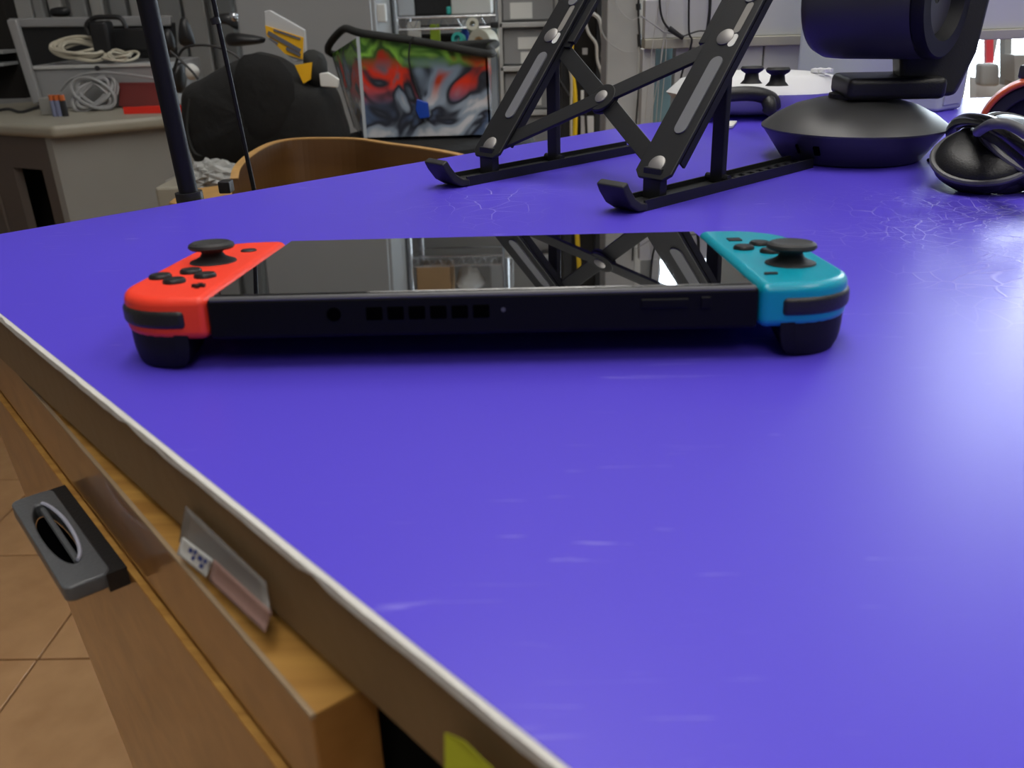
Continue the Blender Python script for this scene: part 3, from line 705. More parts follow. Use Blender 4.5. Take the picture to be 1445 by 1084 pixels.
# ------------------------------------------------------------------ white gamepad behind
gp = atz(1078, 160); gp = V((gp.x-0.012, gp.y-0.012, 0))
pad = thing('game_controller', gp, 'white wireless game controller with black thumbsticks and triggers behind the conference camera', 'game controller')
outl = [(-0.066, -0.022), (-0.054, -0.034), (-0.030, -0.038), (0.020, -0.038), (0.042, -0.034), (0.058, -0.022), (0.076, 0.004), (0.092, 0.024), (0.084, 0.034), (0.062, 0.030), (0.030, 0.026), (-0.030, 0.026), (-0.052, 0.036), (-0.066, 0.048), (-0.080, 0.040), (-0.074, 0.010)]
GM = Matrix.Translation(gp+V((0, 0, 0.024))) @ Matrix.Rotation(-0.10, 4, 'Z') @ Matrix.Rotation(-0.04, 4, 'X')
MB(GM).pillow(catmull([V((x, y, -0.004)) for x, y in outl], 4, True), (0, 0, 0.040), 6, power=0.40).build('shell', 'white', pad, smooth=True)
MB(GM).tube(catmull([V((-0.060, -0.028, -0.008)), V((-0.040, -0.038, -0.004)), V((-0.020, -0.041, -0.002)), V((-0.004, -0.041, -0.003)), V((0.008, -0.037, -0.008)), V((0.011, -0.034, -0.015))], 6), 0.0066, 10).build('bumper', 'black', pad, smooth=True)
for sx in (-0.046, 0.004):
    MB(GM).tube(catmull([V((sx, -0.034, -0.006)), V((sx+0.001, -0.044, -0.010)), V((sx+0.002, -0.046, -0.015)), V((sx+0.001, -0.045, -0.0180))], 5), 0.0062, 10).build('trigger', 'black', pad, smooth=True)
for px_, py_ in ((1060, 118), (1096, 124)):
    q_ = GM.inverted() @ atz(px_, py_, 0.040); q_.z = 0.011
    MB(GM).lathe(q_, Z, [(0.0085, 0), (0.0058, 0.003), (0.0050, 0.0075), (0.0082, 0.0095), (0.0090, 0.0112), (0.0078, 0.0128), (0.0001, 0.0118)], 24).build('thumbstick', 'black_soft', pad, smooth=True)
for dx, dy in ((0.052, 0.006), (0.064, 0.006), (0.058, 0.013), (0.058, -0.001)):
    MB(GM).lathe(V((dx, dy, 0.0125)), Z, [(0.0040, 0), (0.0038, 0.003), (0.0001, 0.0040)], 16).build('button', 'white', pad, smooth=True)
pc_ = [atz(1008, 183, 0.0006), atz(1034, 181, 0.0006), atz(1040, 174, 0.0006), atz(1018, 174, 0.0006)]
o = MB().prism(pc_, 0.0022).build('paper_slip', 'paper', origin=pc_[0], bevel=0.0004)
tag(o, 'small white slip of folded paper under the white game controller', 'paper')

# ------------------------------------------------------------------ pale upright case
bl, br = atz(1104, 158), atz(1316, 166)
fx = (br-bl); wbx = fx.length; fx.normalize(); fyv = V((-fx.y, fx.x, 0))
bl += fyv*0.036; br += fyv*0.036
cs = thing('upright_case', (bl+br)/2, 'tall pale grey device case with dotted vents behind the conference camera', 'device case')
HT = 0.30; DP = 0.040
sdv = (fyv*0.75+fx*0.35).normalized()
MB().prism([bl, br, br+sdv*DP, bl+sdv*DP], HT).build('shell', 'case', cs, bevel=0.004, seg=3)
MB().prism([br+sdv*0.006+fx*0.0004+Z*0.006, br+sdv*(DP-0.006)+fx*0.0004+Z*0.006, br+sdv*(DP-0.006)+fx*0.0012+Z*0.006, br+sdv*0.006+fx*0.0012+Z*0.006], HT-0.012).build('side_panel', 'case_side', cs)
vn = MB()
for j in range(3):
    for i in range(9):
        p = br - fx*(0.010+i*0.0048) + Z*(0.016+j*0.0062); vn.bar(p-fyv*0.0008-fx*0.0014, p-fyv*0.0008+fx*0.0014, fyv, 0.0028, 0.0014)
vn.build('vent_holes', 'black', cs, kind='stuff')
tx = MB()
for zc, hh in ((0.185, 0.016), (0.140, 0.060), (0.050, 0.022)):
    n_ = int(hh/0.0045)
    for i in range(n_):
        z = zc-hh/2+i*0.0045; p = br+sdv*(DP*0.5)+fx*0.0013+Z*z
        tx.add([p-sdv*0.0045, p+sdv*random.uniform(0.002, 0.0045), p+sdv*random.uniform(0.002, 0.0045)+Z*0.0030, p-sdv*0.0045+Z*0.0030], [(0, 1, 2, 3)])
tx.build('side_print', 'ink', cs)

# ------------------------------------------------------------------ headsets at the right
hs0 = atz(1400, 232)
hs = thing('headset', hs0, 'glossy black headset folded up with a microphone boom beside the conference camera', 'headset')
def hp_(px, py, z): return atz(px, py, z)
def arc(ps, z, r, nm, m='black_gloss'):
    MB().tube(catmull([atz(a, b, zz) for (a, b), zz in zip(ps, z)], 8), r, 10).build(nm, m, hs, smooth=True)
for (px_, py_, z_, ax_, sc) in ((1388, 226, 0.016, (-0.25, -0.35, 0.90), 1.0), (1448, 214, 0.020, (0.25, -0.45, 0.85), 1.1)):
    c_ = atz(px_, py_, z_); a_x = V(ax_).normalized()
    cup = MB().lathe(c_-a_x*0.011*sc, a_x, [(0.012*sc, 0), (0.020*sc, 0.002), (0.0255*sc, 0.008), (0.0260*sc, 0.013), (0.0235*sc, 0.018), (0.016*sc, 0.021), (0.0001, 0.022)], 36).build('ear_cup', 'black', hs, smooth=True)
    MB().tube([c_+a_x*0.003*sc+(a_x.orthogonal().normalized()*math.cos(t)+a_x.cross(a_x.orthogonal().normalized())*math.sin(t))*0.0262*sc for t in [2*math.pi*q/40 for q in range(40)]], 0.0018, 8, True).build('trim_ring', 'lip', cup, smooth=True)
arc([(1344, 196), (1346, 180), (1362, 170), (1395, 174), (1430, 194), (1470, 226)], [0.016, 0.026, 0.034, 0.040, 0.038, 0.030], 0.0040, 'headband')
arc([(1352, 204), (1362, 188), (1385, 186), (1415, 200), (1445, 224), (1470, 246)], [0.016, 0.024, 0.030, 0.032, 0.028, 0.020], 0.0034, 'headband_pad', 'black')
arc([(1380, 186), (1400, 175), (1425, 176), (1450, 190)], [0.040, 0.046, 0.046, 0.042], 0.0026, 'yoke', 'lip')
arc([(1346, 200), (1358, 222), (1378, 240), (1398, 250)], [0.018, 0.012, 0.008, 0.0065], 0.0040, 'hinge_arm')
arc([(1392, 259), (1410, 260), (1440, 257), (1480, 246)], [0.0058, 0.0056, 0.0056, 0.008], 0.0054, 'microphone_boom', 'black')
MB().cyl(atz(1388, 259, 0.0060), atz(1396, 259, 0.0060), 0.0058, 0.0054, 14).build('microphone_tip', 'lip', hs)
arc([(1310, 226), (1330, 222), (1350, 222), (1368, 226)], [0.0012, 0.0012, 0.0012, 0.004], 0.0012, 'lead', 'cable_k')
oc = atz(1456, 182, 0.0025)
og = thing('orange_headphones', V((oc.x, oc.y, 0)), 'orange and black headphones with an arched band behind the black headset', 'headphones')
oa = V((-0.45, -0.89, 0)).normalized(); osd = V((-oa.y, oa.x, 0))
def archband(ro, ri, d0, d1, n=26):
    vs = []; fs = []
    for i in range(n+1):
        t = math.pi*i/n; e = osd*math.cos(t)+Z*math.sin(t)
        vs += [oc+e*ro+oa*d0, oc+e*ro+oa*d1, oc+e*ri+oa*d1, oc+e*ri+oa*d0]
    for i in range(n):
        for k in range(4): fs.append((i*4+k, i*4+(k+1) % 4, (i+1)*4+(k+1) % 4, (i+1)*4+k))
    fs += [(0, 1, 2, 3), (n*4, n*4+1, n*4+2, n*4+3)]
    return MB().add(vs, fs)
archband(0.0385, 0.0345, -0.012, 0.014).build('headband', 'orange', og, bevel=0.0015, seg=3)
archband(0.0345, 0.0240, -0.010, 0.010).build('band_pad', 'black_soft', og, bevel=0.002)
MB().lathe(oc+Z*0.012-oa*0.012, oa, [(0.012, 0), (0.0235, 0.001), (0.0235, 0.010), (0.018, 0.014), (0.0001, 0.015)], 32).build('ear_cup', 'black', og, smooth=True)
MB().box(oc+Z*0.041-oa*0.016+osd*0.006, (0.045, 0.014, 0.010)).build('hinge_block', 'black', og, bevel=0.002)

# ------------------------------------------------------------------ white partition with cables
YP = 0.72
def prect(x0, y0, x1, y1, y, d, mb=None):
    mb = mb or MB()
    P = [aty(x0, y1, y), aty(x1, y1, y), aty(x1, y0, y), aty(x0, y0, y)]
    return mb.prism(P, V((0, d, 0)))
def zpx(py, px, y): return aty(px, py, y).z
pt = thing('desk_partition', (aty(1150, 100, YP).x, YP, FZ), 'white panelled desk partition with a beige rail and hanging cables', 'partition')
xa, xb = aty(908, 100, YP).x, 0.70
zt0, zt1 = zpx(64, 1100, YP), zpx(50, 1100, YP)
MB().box(((xa+xb)/2, YP+0.012, (zt1+0.100)/2), (xb-xa, 0.020, 0.100-zt1)).build('upper_panel', 'panel', pt, bevel=0.001)
MB().box(((xa+xb)/2, YP+0.010, (zt0+zt1)/2), (xb-xa, 0.030, zt1-zt0)).build('rail', 'beige', pt, bevel=0.001)
def post(x0, x1, mname='panel', nm='post', y=YP):
    a, b = aty(x0, 110, y).x, aty(x1, 110, y).x
    MB().box(((a+b)/2, y+0.012, (zt0+FZ)/2), (b-a, 0.022, zt0-FZ)).build(nm, mname, pt, bevel=0.001)
post(906, 924); post(952, 1074, nm='lower_panel'); post(1076, 1342, nm='lower_panel'); post(1343, 1366)
MB().box(((xa+xb)/2, YP+0.014, FZ+0.38), (xb-xa, 0.016, 0.76)).build('skirt_panel', 'panel', pt)
a_, b_ = aty(924, 110, YP+0.03).x, aty(952, 110, YP+0.03).x
MB().box(((a_+b_)/2, YP+0.03, (zt0-0.14)/2), (b_-a_, 0.004, zt0+0.14)).build('glazing', 'teal', pt)
o = MB().ell(aty(944, 160, YP+0.06), ((0.012, 0, 0), (0, 0.01, 0), (0, 0, 0.016)), 16, 10).build('wooden_ball', 'wood', origin=aty(944, 172, YP+0.06), smooth=True)
tag(o, 'small round brown wooden ball seen through the partition gap', 'ball')
# things in the bright opening at the right
wo = thing('window_display', (aty(1410, 150, 1.5).x, 1.5, -0.17), 'brightly lit display stand with red banner beyond the partition opening', 'display stand')
prect(1378, 110, 1440, 175, 1.5, 0.03).build('white_shelf', 'white', wo)
prect(1392, 30, 1402, 95, 1.55, 0.01).build('banner', 'pinkred', wo)
prect(1418, 20, 1428, 120, 1.45, 0.02).build('post', 'slat', wo)
prect(1385, 90, 1412, 122, 1.45, 0.03).build('grey_box', 'grey', wo, bevel=0.006)
prect(1432, 78, 1475, 115, 1.4, 0.05).build('rack_block', 'column', wo)

def cable(name, pix, ys, r, m, lab, group=None, n=8):
    pts = [aty(a, b, (ys if isinstance(ys, (int, float)) else ys[i])) for i, (a, b) in enumerate(pix)]
    o = MB().tube(catmull(pts, n), r, 6).build(name, m, origin=pts[-1], smooth=True)
    return tag(o, lab, 'cable', group)
cy = YP-0.008
cable('hanging_cable', [(1002, -60), (1001, 20), (990, 75), (972, 110), (955, 168), (945, 200)], cy, 0.0017, 'cable_k', 'thick black cable hanging straight down the white partition')
cable('hanging_cable', [(973, -50), (972, 40), (976, 60), (962, 105), (955, 150), (957, 190)], cy-0.003, 0.0011, 'cable_k', 'thin black cable hanging beside the thick black partition cable')
cable('hanging_cable', [(930, -60), (932, 15), (945, 42), (962, 52)], cy, 0.0012, 'cable_k', 'black cable looping to an inline plug on the partition')
o = MB().cyl(aty(944, 40, cy), aty(964, 54, cy), 0.0030, 0.0022, 10).build('inline_plug', 'black', origin=aty(964, 54, cy)); tag(o, 'small black inline plug at the end of a looping partition cable', 'plug')
cable('hanging_cable', [(962, 52), (985, 44), (1005, 42), (1030, 20), (1052, 0), (1080, -40)], cy, 0.0009, 'cable_k', 'thin dark cable rising from the inline plug along the partition')
cable('hanging_cable', [(904, 22), (930, 40), (940, 46), (970, 50)], cy, 0.0007, 'cable_g', 'fine grey wire sagging across the partition rail')
for i, (a, b, c, d) in enumerate(((945, -30, 918, 170), (950, -30, 926, 168), (940, -30, 932, 165), (936, -30, 912, 150))):
    cable('white_wire', [(a, b), ((a+c)/2+4*(-1)**i, 70), (c, d), (c-2, d+30)], cy+0.002, 0.0005, 'cable_w', 'fine white wire dangling in front of the partition glazing', 'fine white wires on the partition')

# ------------------------------------------------------------------ column, cable rack, drawers
YC = 1.45
clm = thing('support_column', (aty(880, 100, YC).x, YC, FZ), 'pale grey square steel column behind the laptop stand', 'column')
ca, cb = aty(855, 120, YC).x, aty(900, 120, YC).x
MB().box(((ca+cb)/2, YC+0.06, (FZ+CZ)/2), (cb-ca, 0.12, CZ-FZ-0.002)).build('shaft', 'column', clm, bevel=0.003)
cb2 = aty(908, 120, YC).x
MB().box(((cb+cb2)/2+0.001, YC+0.05, (FZ+CZ)/2), (cb2-cb, 0.08, CZ-FZ-0.002)).build('trim_strip', 'slat2', clm)
cable('column_cable', [(902, -80), (901, 10), (902, 40), (905, 80), (902, 120), (898, 170), (897, 210)], YC-0.01, 0.0022, 'cable_k', 'black cable with inline lump running down the grey column')
o = MB().cyl(aty(901, 5, YC-0.012), aty(901.5, 14, YC-0.012), 0.005, n=10).build('inline_switch', 'black', origin=aty(901, 5, YC-0.012)); tag(o, 'upper black inline switch on the column cable', 'switch')
o = MB().cyl(aty(902, 48, YC-0.012), aty(903, 66, YC-0.012), 0.004, n=10).build('inline_adapter', 'black', origin=aty(903, 66, YC-0.012)); tag(o, 'slim black inline adapter lower down the column cable', 'adapter')
cable('grey_wire', [(862, -20), (872, 10), (890, 28), (905, 24), (925, 30)], YC-0.012, 0.0010, 'cable_g', 'grey wire slung across the front of the column')
cable('grey_wire', [(845, 30), (855, 55), (878, 72), (900, 72)], YC-0.012, 0.0009, 'cable_g', 'pale wire sagging low across the column front')

YR = 1.95
rk = thing('equipment_rack', (aty(825, 100, YR).x, YR, FZ), 'tall black equipment rack full of hanging cables beside the column', 'rack')
ra, rb = aty(792, 100, YR).x, aty(862, 100, YR).x
MB().box(((ra+rb)/2, YR+0.16, (FZ+0.75)/2), (rb-ra, 0.28, 0.75-FZ)).build('back_box', 'dark_void', rk)
for x in (ra+0.012, rb-0.012, aty(846, 100, YR).x):
    MB().box((x, YR, (FZ+0.78)/2), (0.022, 0.03, 0.78-FZ)).build('upright', 'black', rk, bevel=0.002)
MB().box(((ra+rb)/2, YR+0.14, 0.78), (rb-ra, 0.32, 0.03)).build('top_plate', 'black', rk, bevel=0.003)
cable('yellow_cable', [(818, -120), (812, -10), (808, 40), (806, 85), (811, 130), (812, 165), (810, 220)], YR-0.03, 0.0060, 'cable_y', 'bright yellow cable hanging down the black rack')
cable('white_cable', [(818, -10), (832, 15), (846, 28), (851, 60), (850, 80)], YR-0.03, 0.0050, 'cable_w', 'thick white cable curling over the rack upright')
cable('white_cable', [(822, 15), (830, 45), (841, 62), (843, 85), (850, 105)], YR-0.035, 0.0038, 'cable_w', 'thin white cable drooping inside the black rack')
cable('white_cable', [(800, 80), (806, 110), (806, 150), (806, 200)], YR-0.04, 0.0034, 'cable_c', 'cream cable running alongside the yellow cable')
cable('black_cable', [(783, 90), (788, 110), (798, 128), (803, 135)], YR-0.045, 0.0040, 'cable_k', 'black cable drooping from the plastic drawer tower')
cable('black_cable', [(826, 120), (826, 150), (828, 195)], YR-0.03, 0.0035, 'cable_k', 'black cable hanging low in the black rack')
o = prect(822, 68, 829, 77, YR-0.02, 0.01).build('socket_block', 'cable_g', origin=aty(825, 77, YR-0.02)); tag(o, 'small grey socket block inside the black rack', 'socket')
o = prect(820, 128, 825, 142, YR-0.03, 0.01).build('network_plug', 'paper', origin=aty(822, 142, YR-0.03)); tag(o, 'small white network plug dangling inside the black rack', 'plug')
o = prect(820, 165, 838, 215, YR-0.02, 0.02).build('white_block', 'panel', origin=aty(830, 215, YR-0.02)); tag(o, 'white power block low in the black rack', 'power block')

YD = 2.05
dt = thing('drawer_tower', (aty(750, 100, YD).x, YD, FZ), 'frosted plastic drawer tower with white paper labels', 'drawer unit')
da, db = aty(705, 80, YD).x, aty(788, 80, YD).x
zs = [zpx(p, 740, YD) for p in (-90, -28, 35, 97, 160, 222)]
MB().box(((da+db)/2, YD+0.20, (FZ+zs[0])/2), (db-da-0.012, 0.34, zs[0]-FZ)).build('carcase', 'drawer', dt)
for zc in zs: MB().box(((da+db)/2, YD+0.03, zc), (db-da, 0.06, 0.012)).build('shelf_lip', 'drawer_f', dt, bevel=0.002)
for x in (da+0.004, db-0.004): MB().box((x, YD+0.02, (FZ+zs[0])/2), (0.008, 0.04, zs[0]-FZ)).build('side_rail', 'drawer_f', dt)
for i in range(5):
    h = zs[i]-zs[i+1]
    dr = MB().box(((da+db)/2, YD+0.025, (zs[i]+zs[i+1])/2), (db-da-0.020, 0.02, h-0.018)).build('drawer', 'drawer', dt, bevel=0.004)
    for (x0, y0, x1, y1) in {1: [(720, 3, 751, 27)], 2: [(731, 52, 765, 70), (735, 73, 765, 90)], 3: [(735, 128, 764, 150)]}.get(i, [(722, -52, 752, -36)]):
        a, b = aty(x0, y1, YD), aty(x1, y0, YD)
        lo = MB().box(((a.x+b.x)/2, YD+0.013, (a.z+b.z)/2), (b.x-a.x, 0.002, b.z-a.z)).build('paper_label', 'paper', dr)

# ------------------------------------------------------------------ chrome wire rack with boxes
YS = 2.75
wr_ = thing('wire_rack', (aty(630, 60, YS).x, YS, FZ), 'chrome wire shelving rack loaded with supplies', 'shelving')
sa, sb = aty(556, 20, YS).x, aty(704, 20, YS).x
zsh = zpx(24, 620, YS); shelves = [zsh, zsh+0.29, zsh+0.60, zsh-0.42]
for x, y in ((sa, YS), (sb, YS), (sa, YS+0.36), (sb, YS+0.36)):
    MB().cyl((x, y, FZ), (x, y, 1.25), 0.0125, n=14).build('post', 'chrome', wr_, smooth=True)
for z in shelves:
    sh_ = MB()
    for y in (YS, YS+0.36):
        for dz in (0, -0.035): sh_.cyl((sa, y, z+dz), (sb, y, z+dz), 0.0035, n=6)
    for x in (sa, sb):
        for dz in (0, -0.035): sh_.cyl((x, YS, z+dz), (x, YS+0.36, z+dz), 0.0035, n=6)
    n = 17; 
    zig = [(sa+(sb-sa)*i/n, YS, z-(0.035 if i % 2 else 0)) for i in range(n+1)]
    sh_.tube(zig, 0.0025, 5)
    for i in range(1, 26):
        x = sa+(sb-sa)*i/26; sh_.cyl((x, YS, z+0.003), (x, YS+0.36, z+0.003), 0.002, n=5)
    sh_.build('wire_shelf', 'chrome', wr_)
def item(name, x0, y0, x1, y1, y, d, m, lab, cat, group=None, bev=0.004, z0=None):
    a, b = aty(x0, y1, y), aty(x1, y0, y)
    lo = a.z if z0 is None else z0
    o = MB().box(((a.x+b.x)/2, y+d/2, (lo+b.z)/2), (b.x-a.x, d, b.z-lo)).build(name, m, origin=((a.x+b.x)/2, y+d/2, lo), bevel=bev)
    return tag(o, lab, cat, group)
zt = zsh+0.0055
item('black_bin', 583, -30, 612, 18, YS+0.05, 0.25, 'black', 'black storage bin on the wire shelf next to the corrugated sheets', 'bin', z0=zt)
item('black_bin', 613, -25, 634, 18, YS+0.05, 0.25, 'black', 'narrow black storage bin beside the paper stack on the wire shelf', 'bin', z0=zt)
for i in range(6):
    item('corrugated_sheet', 562+i*0.2, -28+0*i, 582-i*0.2, 17, YS+0.03+i*0.03, 0.012, 'chrome' if i % 2 else 'case', 'shiny ribbed sheet standing on the wire shelf', 'sheet', 'ribbed sheets on the wire shelf', 0.002, z0=zt)
item('paper_stack', 637, -24, 692, 17, YS+0.04, 0.22, 'paper', 'stack of white papers standing on the wire shelf', 'paper stack', z0=zt)
item('teal_cap_bottle', 630, 9, 636, 18, YS+0.02, 0.02, 'teal_p', 'tiny teal bottle on the wire shelf before the papers', 'bottle', z0=zt)
# lower shelf goods
zl = zsh-0.42+0.0055
def litem(name, x0, y0, x1, m, lab, cat, y=YS+0.06, d=0.12, bev=0.004):
    return item(name, x0, y0, x1, 150, y, d, m, lab, cat, None, bev, z0=zl)
litem('black_crate', 576, 50, 640, 'dark_void', 'dark crate under the wire shelf', 'crate', YS+0.14, 0.20)
litem('white_tube', 582, 30, 592, 'paper', 'white paper tube upright under the wire shelf', 'tube', YS+0.04, 0.03)
litem('lime_bottle', 613, 34, 620, 'lime', 'slim lime green bottle under the wire shelf', 'bottle', YS+0.05, 0.02)
litem('black_monitor_box', 652, 44, 694, 'dark_void', 'dark carton on the lower wire shelf', 'carton', YS+0.18, 0.16)
bb = thing('spray_bottle', V((aty(657, 60, YS+0.05).x, YS+0.06, zl)), 'blue spray bottle with white nozzle under the wire shelf', 'bottle')
bx = aty(657, 60, YS+0.05).x; bz = zpx(30, 657, YS+0.05)
MB().loft([(V((bx, YS+0.06, zl)), 0.028), (V((bx, YS+0.06, bz-0.09)), 0.028), (V((bx, YS+0.06, bz-0.04)), 0.012), (V((bx, YS+0.06, bz-0.02)), 0.012)], 16).build('bottle', 'blue_p', bb, smooth=True)
MB().box((bx, YS+0.05, bz-0.01), (0.018, 0.05, 0.025)).build('nozzle', 'white', bb, bevel=0.003)
tc_ = aty(682, 62, YS-0.05); tr_ = thing('tape_roll', V((tc_.x, YS, zl)), 'cream roll of packing tape on a spindle under the wire shelf', 'tape roll')
ta = V((-0.55, -0.80, 0)).normalized(); rr = []
for k in range(33):
    pass
def ring(c, ax, ro, ri, w, n=32):
    c = V(c); ax = V(ax).normalized(); s = ax.cross(Z).normalized(); u = s.cross(ax); vs = []; fs = []
    for i in range(n):
        d = s*math.cos(2*math.pi*i/n)+u*math.sin(2*math.pi*i/n)
        vs += [c+d*ro-ax*w/2, c+d*ro+ax*w/2, c+d*ri+ax*w/2, c+d*ri-ax*w/2]
    for i in range(n):
        j = (i+1) % n
        for k in range(4): fs.append((i*4+k, i*4+(k+1) % 4, j*4+(k+1) % 4, j*4+k))
    return MB().add(vs, fs)
ring(tc_, ta, 0.046, 0.022, 0.045).build('tape', 'tape', tr_, smooth=True, bevel=0.002)
ring(tc_, ta, 0.022, 0.019, 0.047).build('core', 'cardboard', tr_)
MB().cyl((tc_.x, tc_.y, zl), (tc_.x, tc_.y, tc_.z-0.022), 0.012, n=12).build('spindle', 'black', tr_)
tl2 = aty(648, 55, YS+0.02)
o = ring((tl2.x, tl2.y-0.02, tl2.z), (-0.3, -0.9, 0.2), 0.020, 0.010, 0.03).build('teal_tape', 'teal_p', origin=tl2); tag(o, 'small teal tape roll beside the blue spray bottle', 'tape roll')
o = ring(aty(667, 36, YS-0.02), (0, -1, 0.4), 0.020, 0.009, 0.03).build('cream_tape', 'tape', origin=aty(667, 36, YS+0.02)); tag(o, 'small cream tape roll hung above the packing tape', 'tape roll')
item('blue_carton', 690, 40, 704, 52, YS+0.02, 0.10, 'case', 'pale blue carton at the end of the wire rack', 'carton', z0=zl)
item('black_device', 692, 31, 704, 40, YS-0.02, 0.04, 'black', 'small black device clipped to the wire rack post', 'device')
# upper shelf goods (seen mirrored in the console's screen)
zu = shelves[1]+0.0055
def up(name, x, w, h, d, m, lab, cat, z=zu, y=YS+0.05):
    o = MB().box((x, y+d/2, z+h/2), (w, d, h)).build(name, m, origin=(x, y+d/2, z), bevel=0.004); return tag(o, lab, cat)
up('cardboard_box', sa+0.075, 0.12, 0.13, 0.20, 'cardboard', 'brown cardboard box on the upper wire shelf', 'box')
wb = MB().ell((sa+0.20, YS+0.12, zu+0.062), ((0.05, 0, 0), (0, 0.06, 0), (0, 0, 0.05)), 16, 10, lambda x, y, z: 1+0.18*math.sin(5*x+3*y)*math.cos(4*z+2*x)).build('white_sack', 'paper', origin=(sa+0.20, YS+0.10, zu), smooth=True)
tag(wb, 'crumpled white paper sack on the upper wire shelf', 'sack')
up('grey_box', sa+0.318, 0.08, 0.10, 0.2, 'grey', 'grey box on the upper wire shelf', 'box')
up('black_printer', sa+0.16, 0.26, 0.16, 0.26, 'black', 'black machine on the top wire shelf', 'machine', shelves[2]+0.0055)
# things hung on the rack's near post
item('white_switch_box', 527, 5, 543, 32, 2.40, 0.03, 'paper', 'white switch box beside the grey cabinet', 'switch box')

# ------------------------------------------------------------------ tall grey cabinet, back panelling
YG = 2.35
ga, gb = aty(332, 40, YG).x, aty(530, 40, YG).x
gc = thing('grey_cabinet', ((ga+gb)/2, YG+0.2, FZ), 'tall plain grey metal cabinet behind the black bag', 'cabinet')
MB().box(((ga+gb)/2, YG+0.17, (FZ+0.95)/2), (gb-ga, 0.30, 0.95-FZ)).build('body', 'grey', gc, bevel=0.004)
MB().box(((ga+gb)/2, YG+0.010, (FZ+0.91)/2+0.02), (gb-ga-0.02, 0.018, 0.95-FZ-0.10)).build('door', 'grey', gc, bevel=0.003)
# vertical slats on the back wall at the left
YB = 2.75
sl = [(20, 50), (52, 66), (74, 92), (104, 126), (132, 150), (160, 182), (188, 208), (226, 258), (262, 292), (300, 330)]
for i, (a, b) in enumerate(sl):
    xa_, xb_ = aty(a, 40, Y1-0.06).x, aty(b, 40, Y1-0.06).x
    MB().box(((xa_+xb_)/2, Y1-0.03, (0.9+FZ)/2), (xb_-xa_, 0.05, 0.9-FZ)).build('wall_panel', 'slat2' if i % 2 == 0 else 'slat', wall_back, bevel=0.006)

# ------------------------------------------------------------------ cream counter at the left
zc = -0.125
K0, K1, K2 = atz(72, 178, zc), atz(290, 158, zc), atz(-120, 168, zc)
dr_ = (K1-K0).normalized(); dk = (K2-K0).normalized(); K1 = K0+dr_*0.62; K2 = K0+dk*0.75
K3 = K1+dk*0.75
ct = thing('counter', V((K0.x, K0.y+0.2, FZ)), 'cream topped counter with greige side and dark open front', 'counter')
MB().prism([p+V((0, 0, -0.028)) for p in (K0, K1, K3, K2)], 0.028).build('worktop', 'counter', ct, bevel=0.010, seg=4)
def ins(p, a, b): return p+dr_*a+dk*b
kk = [ins(K0, 0.012, 0.03), ins(K1, -0.03, 0.03), ins(K3, -0.03, -0.03), ins(K2, 0.012, -0.03)]
MB().prism([V((p.x, p.y, FZ)) for p in (kk[0], kk[1], kk[1]+dk*0.02, kk[0]+dk*0.02)], zc-0.028-FZ).build('side_panel', 'cab', ct)
ff = MB()
f0, f1 = kk[0]+dk*0.021, kk[3]
def fbox(t0, t1, z0, z1, off=0.0, th=0.018):
    p, q = f0.lerp(f1, t0)+dr_*off, f0.lerp(f1, t1)+dr_*off
    return MB().prism([V((p.x, p.y, z0)), V((q.x, q.y, z0)), V((q.x, q.y, z0))+dr_*th, V((p.x, p.y, z0))+dr_*th], z1-z0)
fbox(0.0, 1.0, zc-0.10, zc-0.028).build('top_rail', 'cab_dark', ct)
fbox(0.0, 0.05, FZ, zc-0.10).build('stile', 'cab_dark', ct)
fbox(0.20, 0.30, FZ, zc-0.10).build('stile', 'cab_dark', ct)
fbox(0.31, 1.0, FZ+0.02, zc-0.105, -0.004).build('door', 'cab_dark', ct, bevel=0.003)
MB().prism([V((p.x, p.y, FZ+0.01)) for p in (ins(kk[0], 0.14, 0.03), ins(kk[1], -0.02, 0.03), ins(kk[2], -0.02, -0.02), ins(kk[3], 0.14, -0.02))], zc-0.030-FZ-0.01).build('carcase', 'dark_void', ct)
MB().prism([V((p.x, p.y, FZ+0.01)) for p in (ins(kk[0], 0.02, 0.024), ins(kk[0], 0.15, 0.024), ins(kk[0], 0.15, 0.030), ins(kk[0], 0.02, 0.030))], zc-0.030-FZ-0.01).build('inner_lining', 'dark_void', ct)
fbox(0.04, 0.07, FZ, zc-0.22, 0.08, 0.03).build('inner_board', 'redfold', ct)

def onc(px, py, z=zc): return atz(px, py, z)
def cbox(name, x0, y0, x1, y1, d, m, lab, cat, bev=0.003, parent=None, ya=None, group=None):
    # box standing on the counter, given by its pixel rectangle (bottom touches the counter)
    p = onc((x0+x1)/2, y1); y = p.y
    a, b = aty(x0, y1, y), aty(x1, y0, y)
    mb = MB().box(((a.x+b.x)/2, y+d/2, (zc+b.z)/2), (b.x-a.x, d, b.z-zc))
    o = mb.build(name, m, parent, bevel=bev, origin=((a.x+b.x)/2, y+d/2, zc))
    if not parent: tag(o, lab, cat, group)
    return o, y
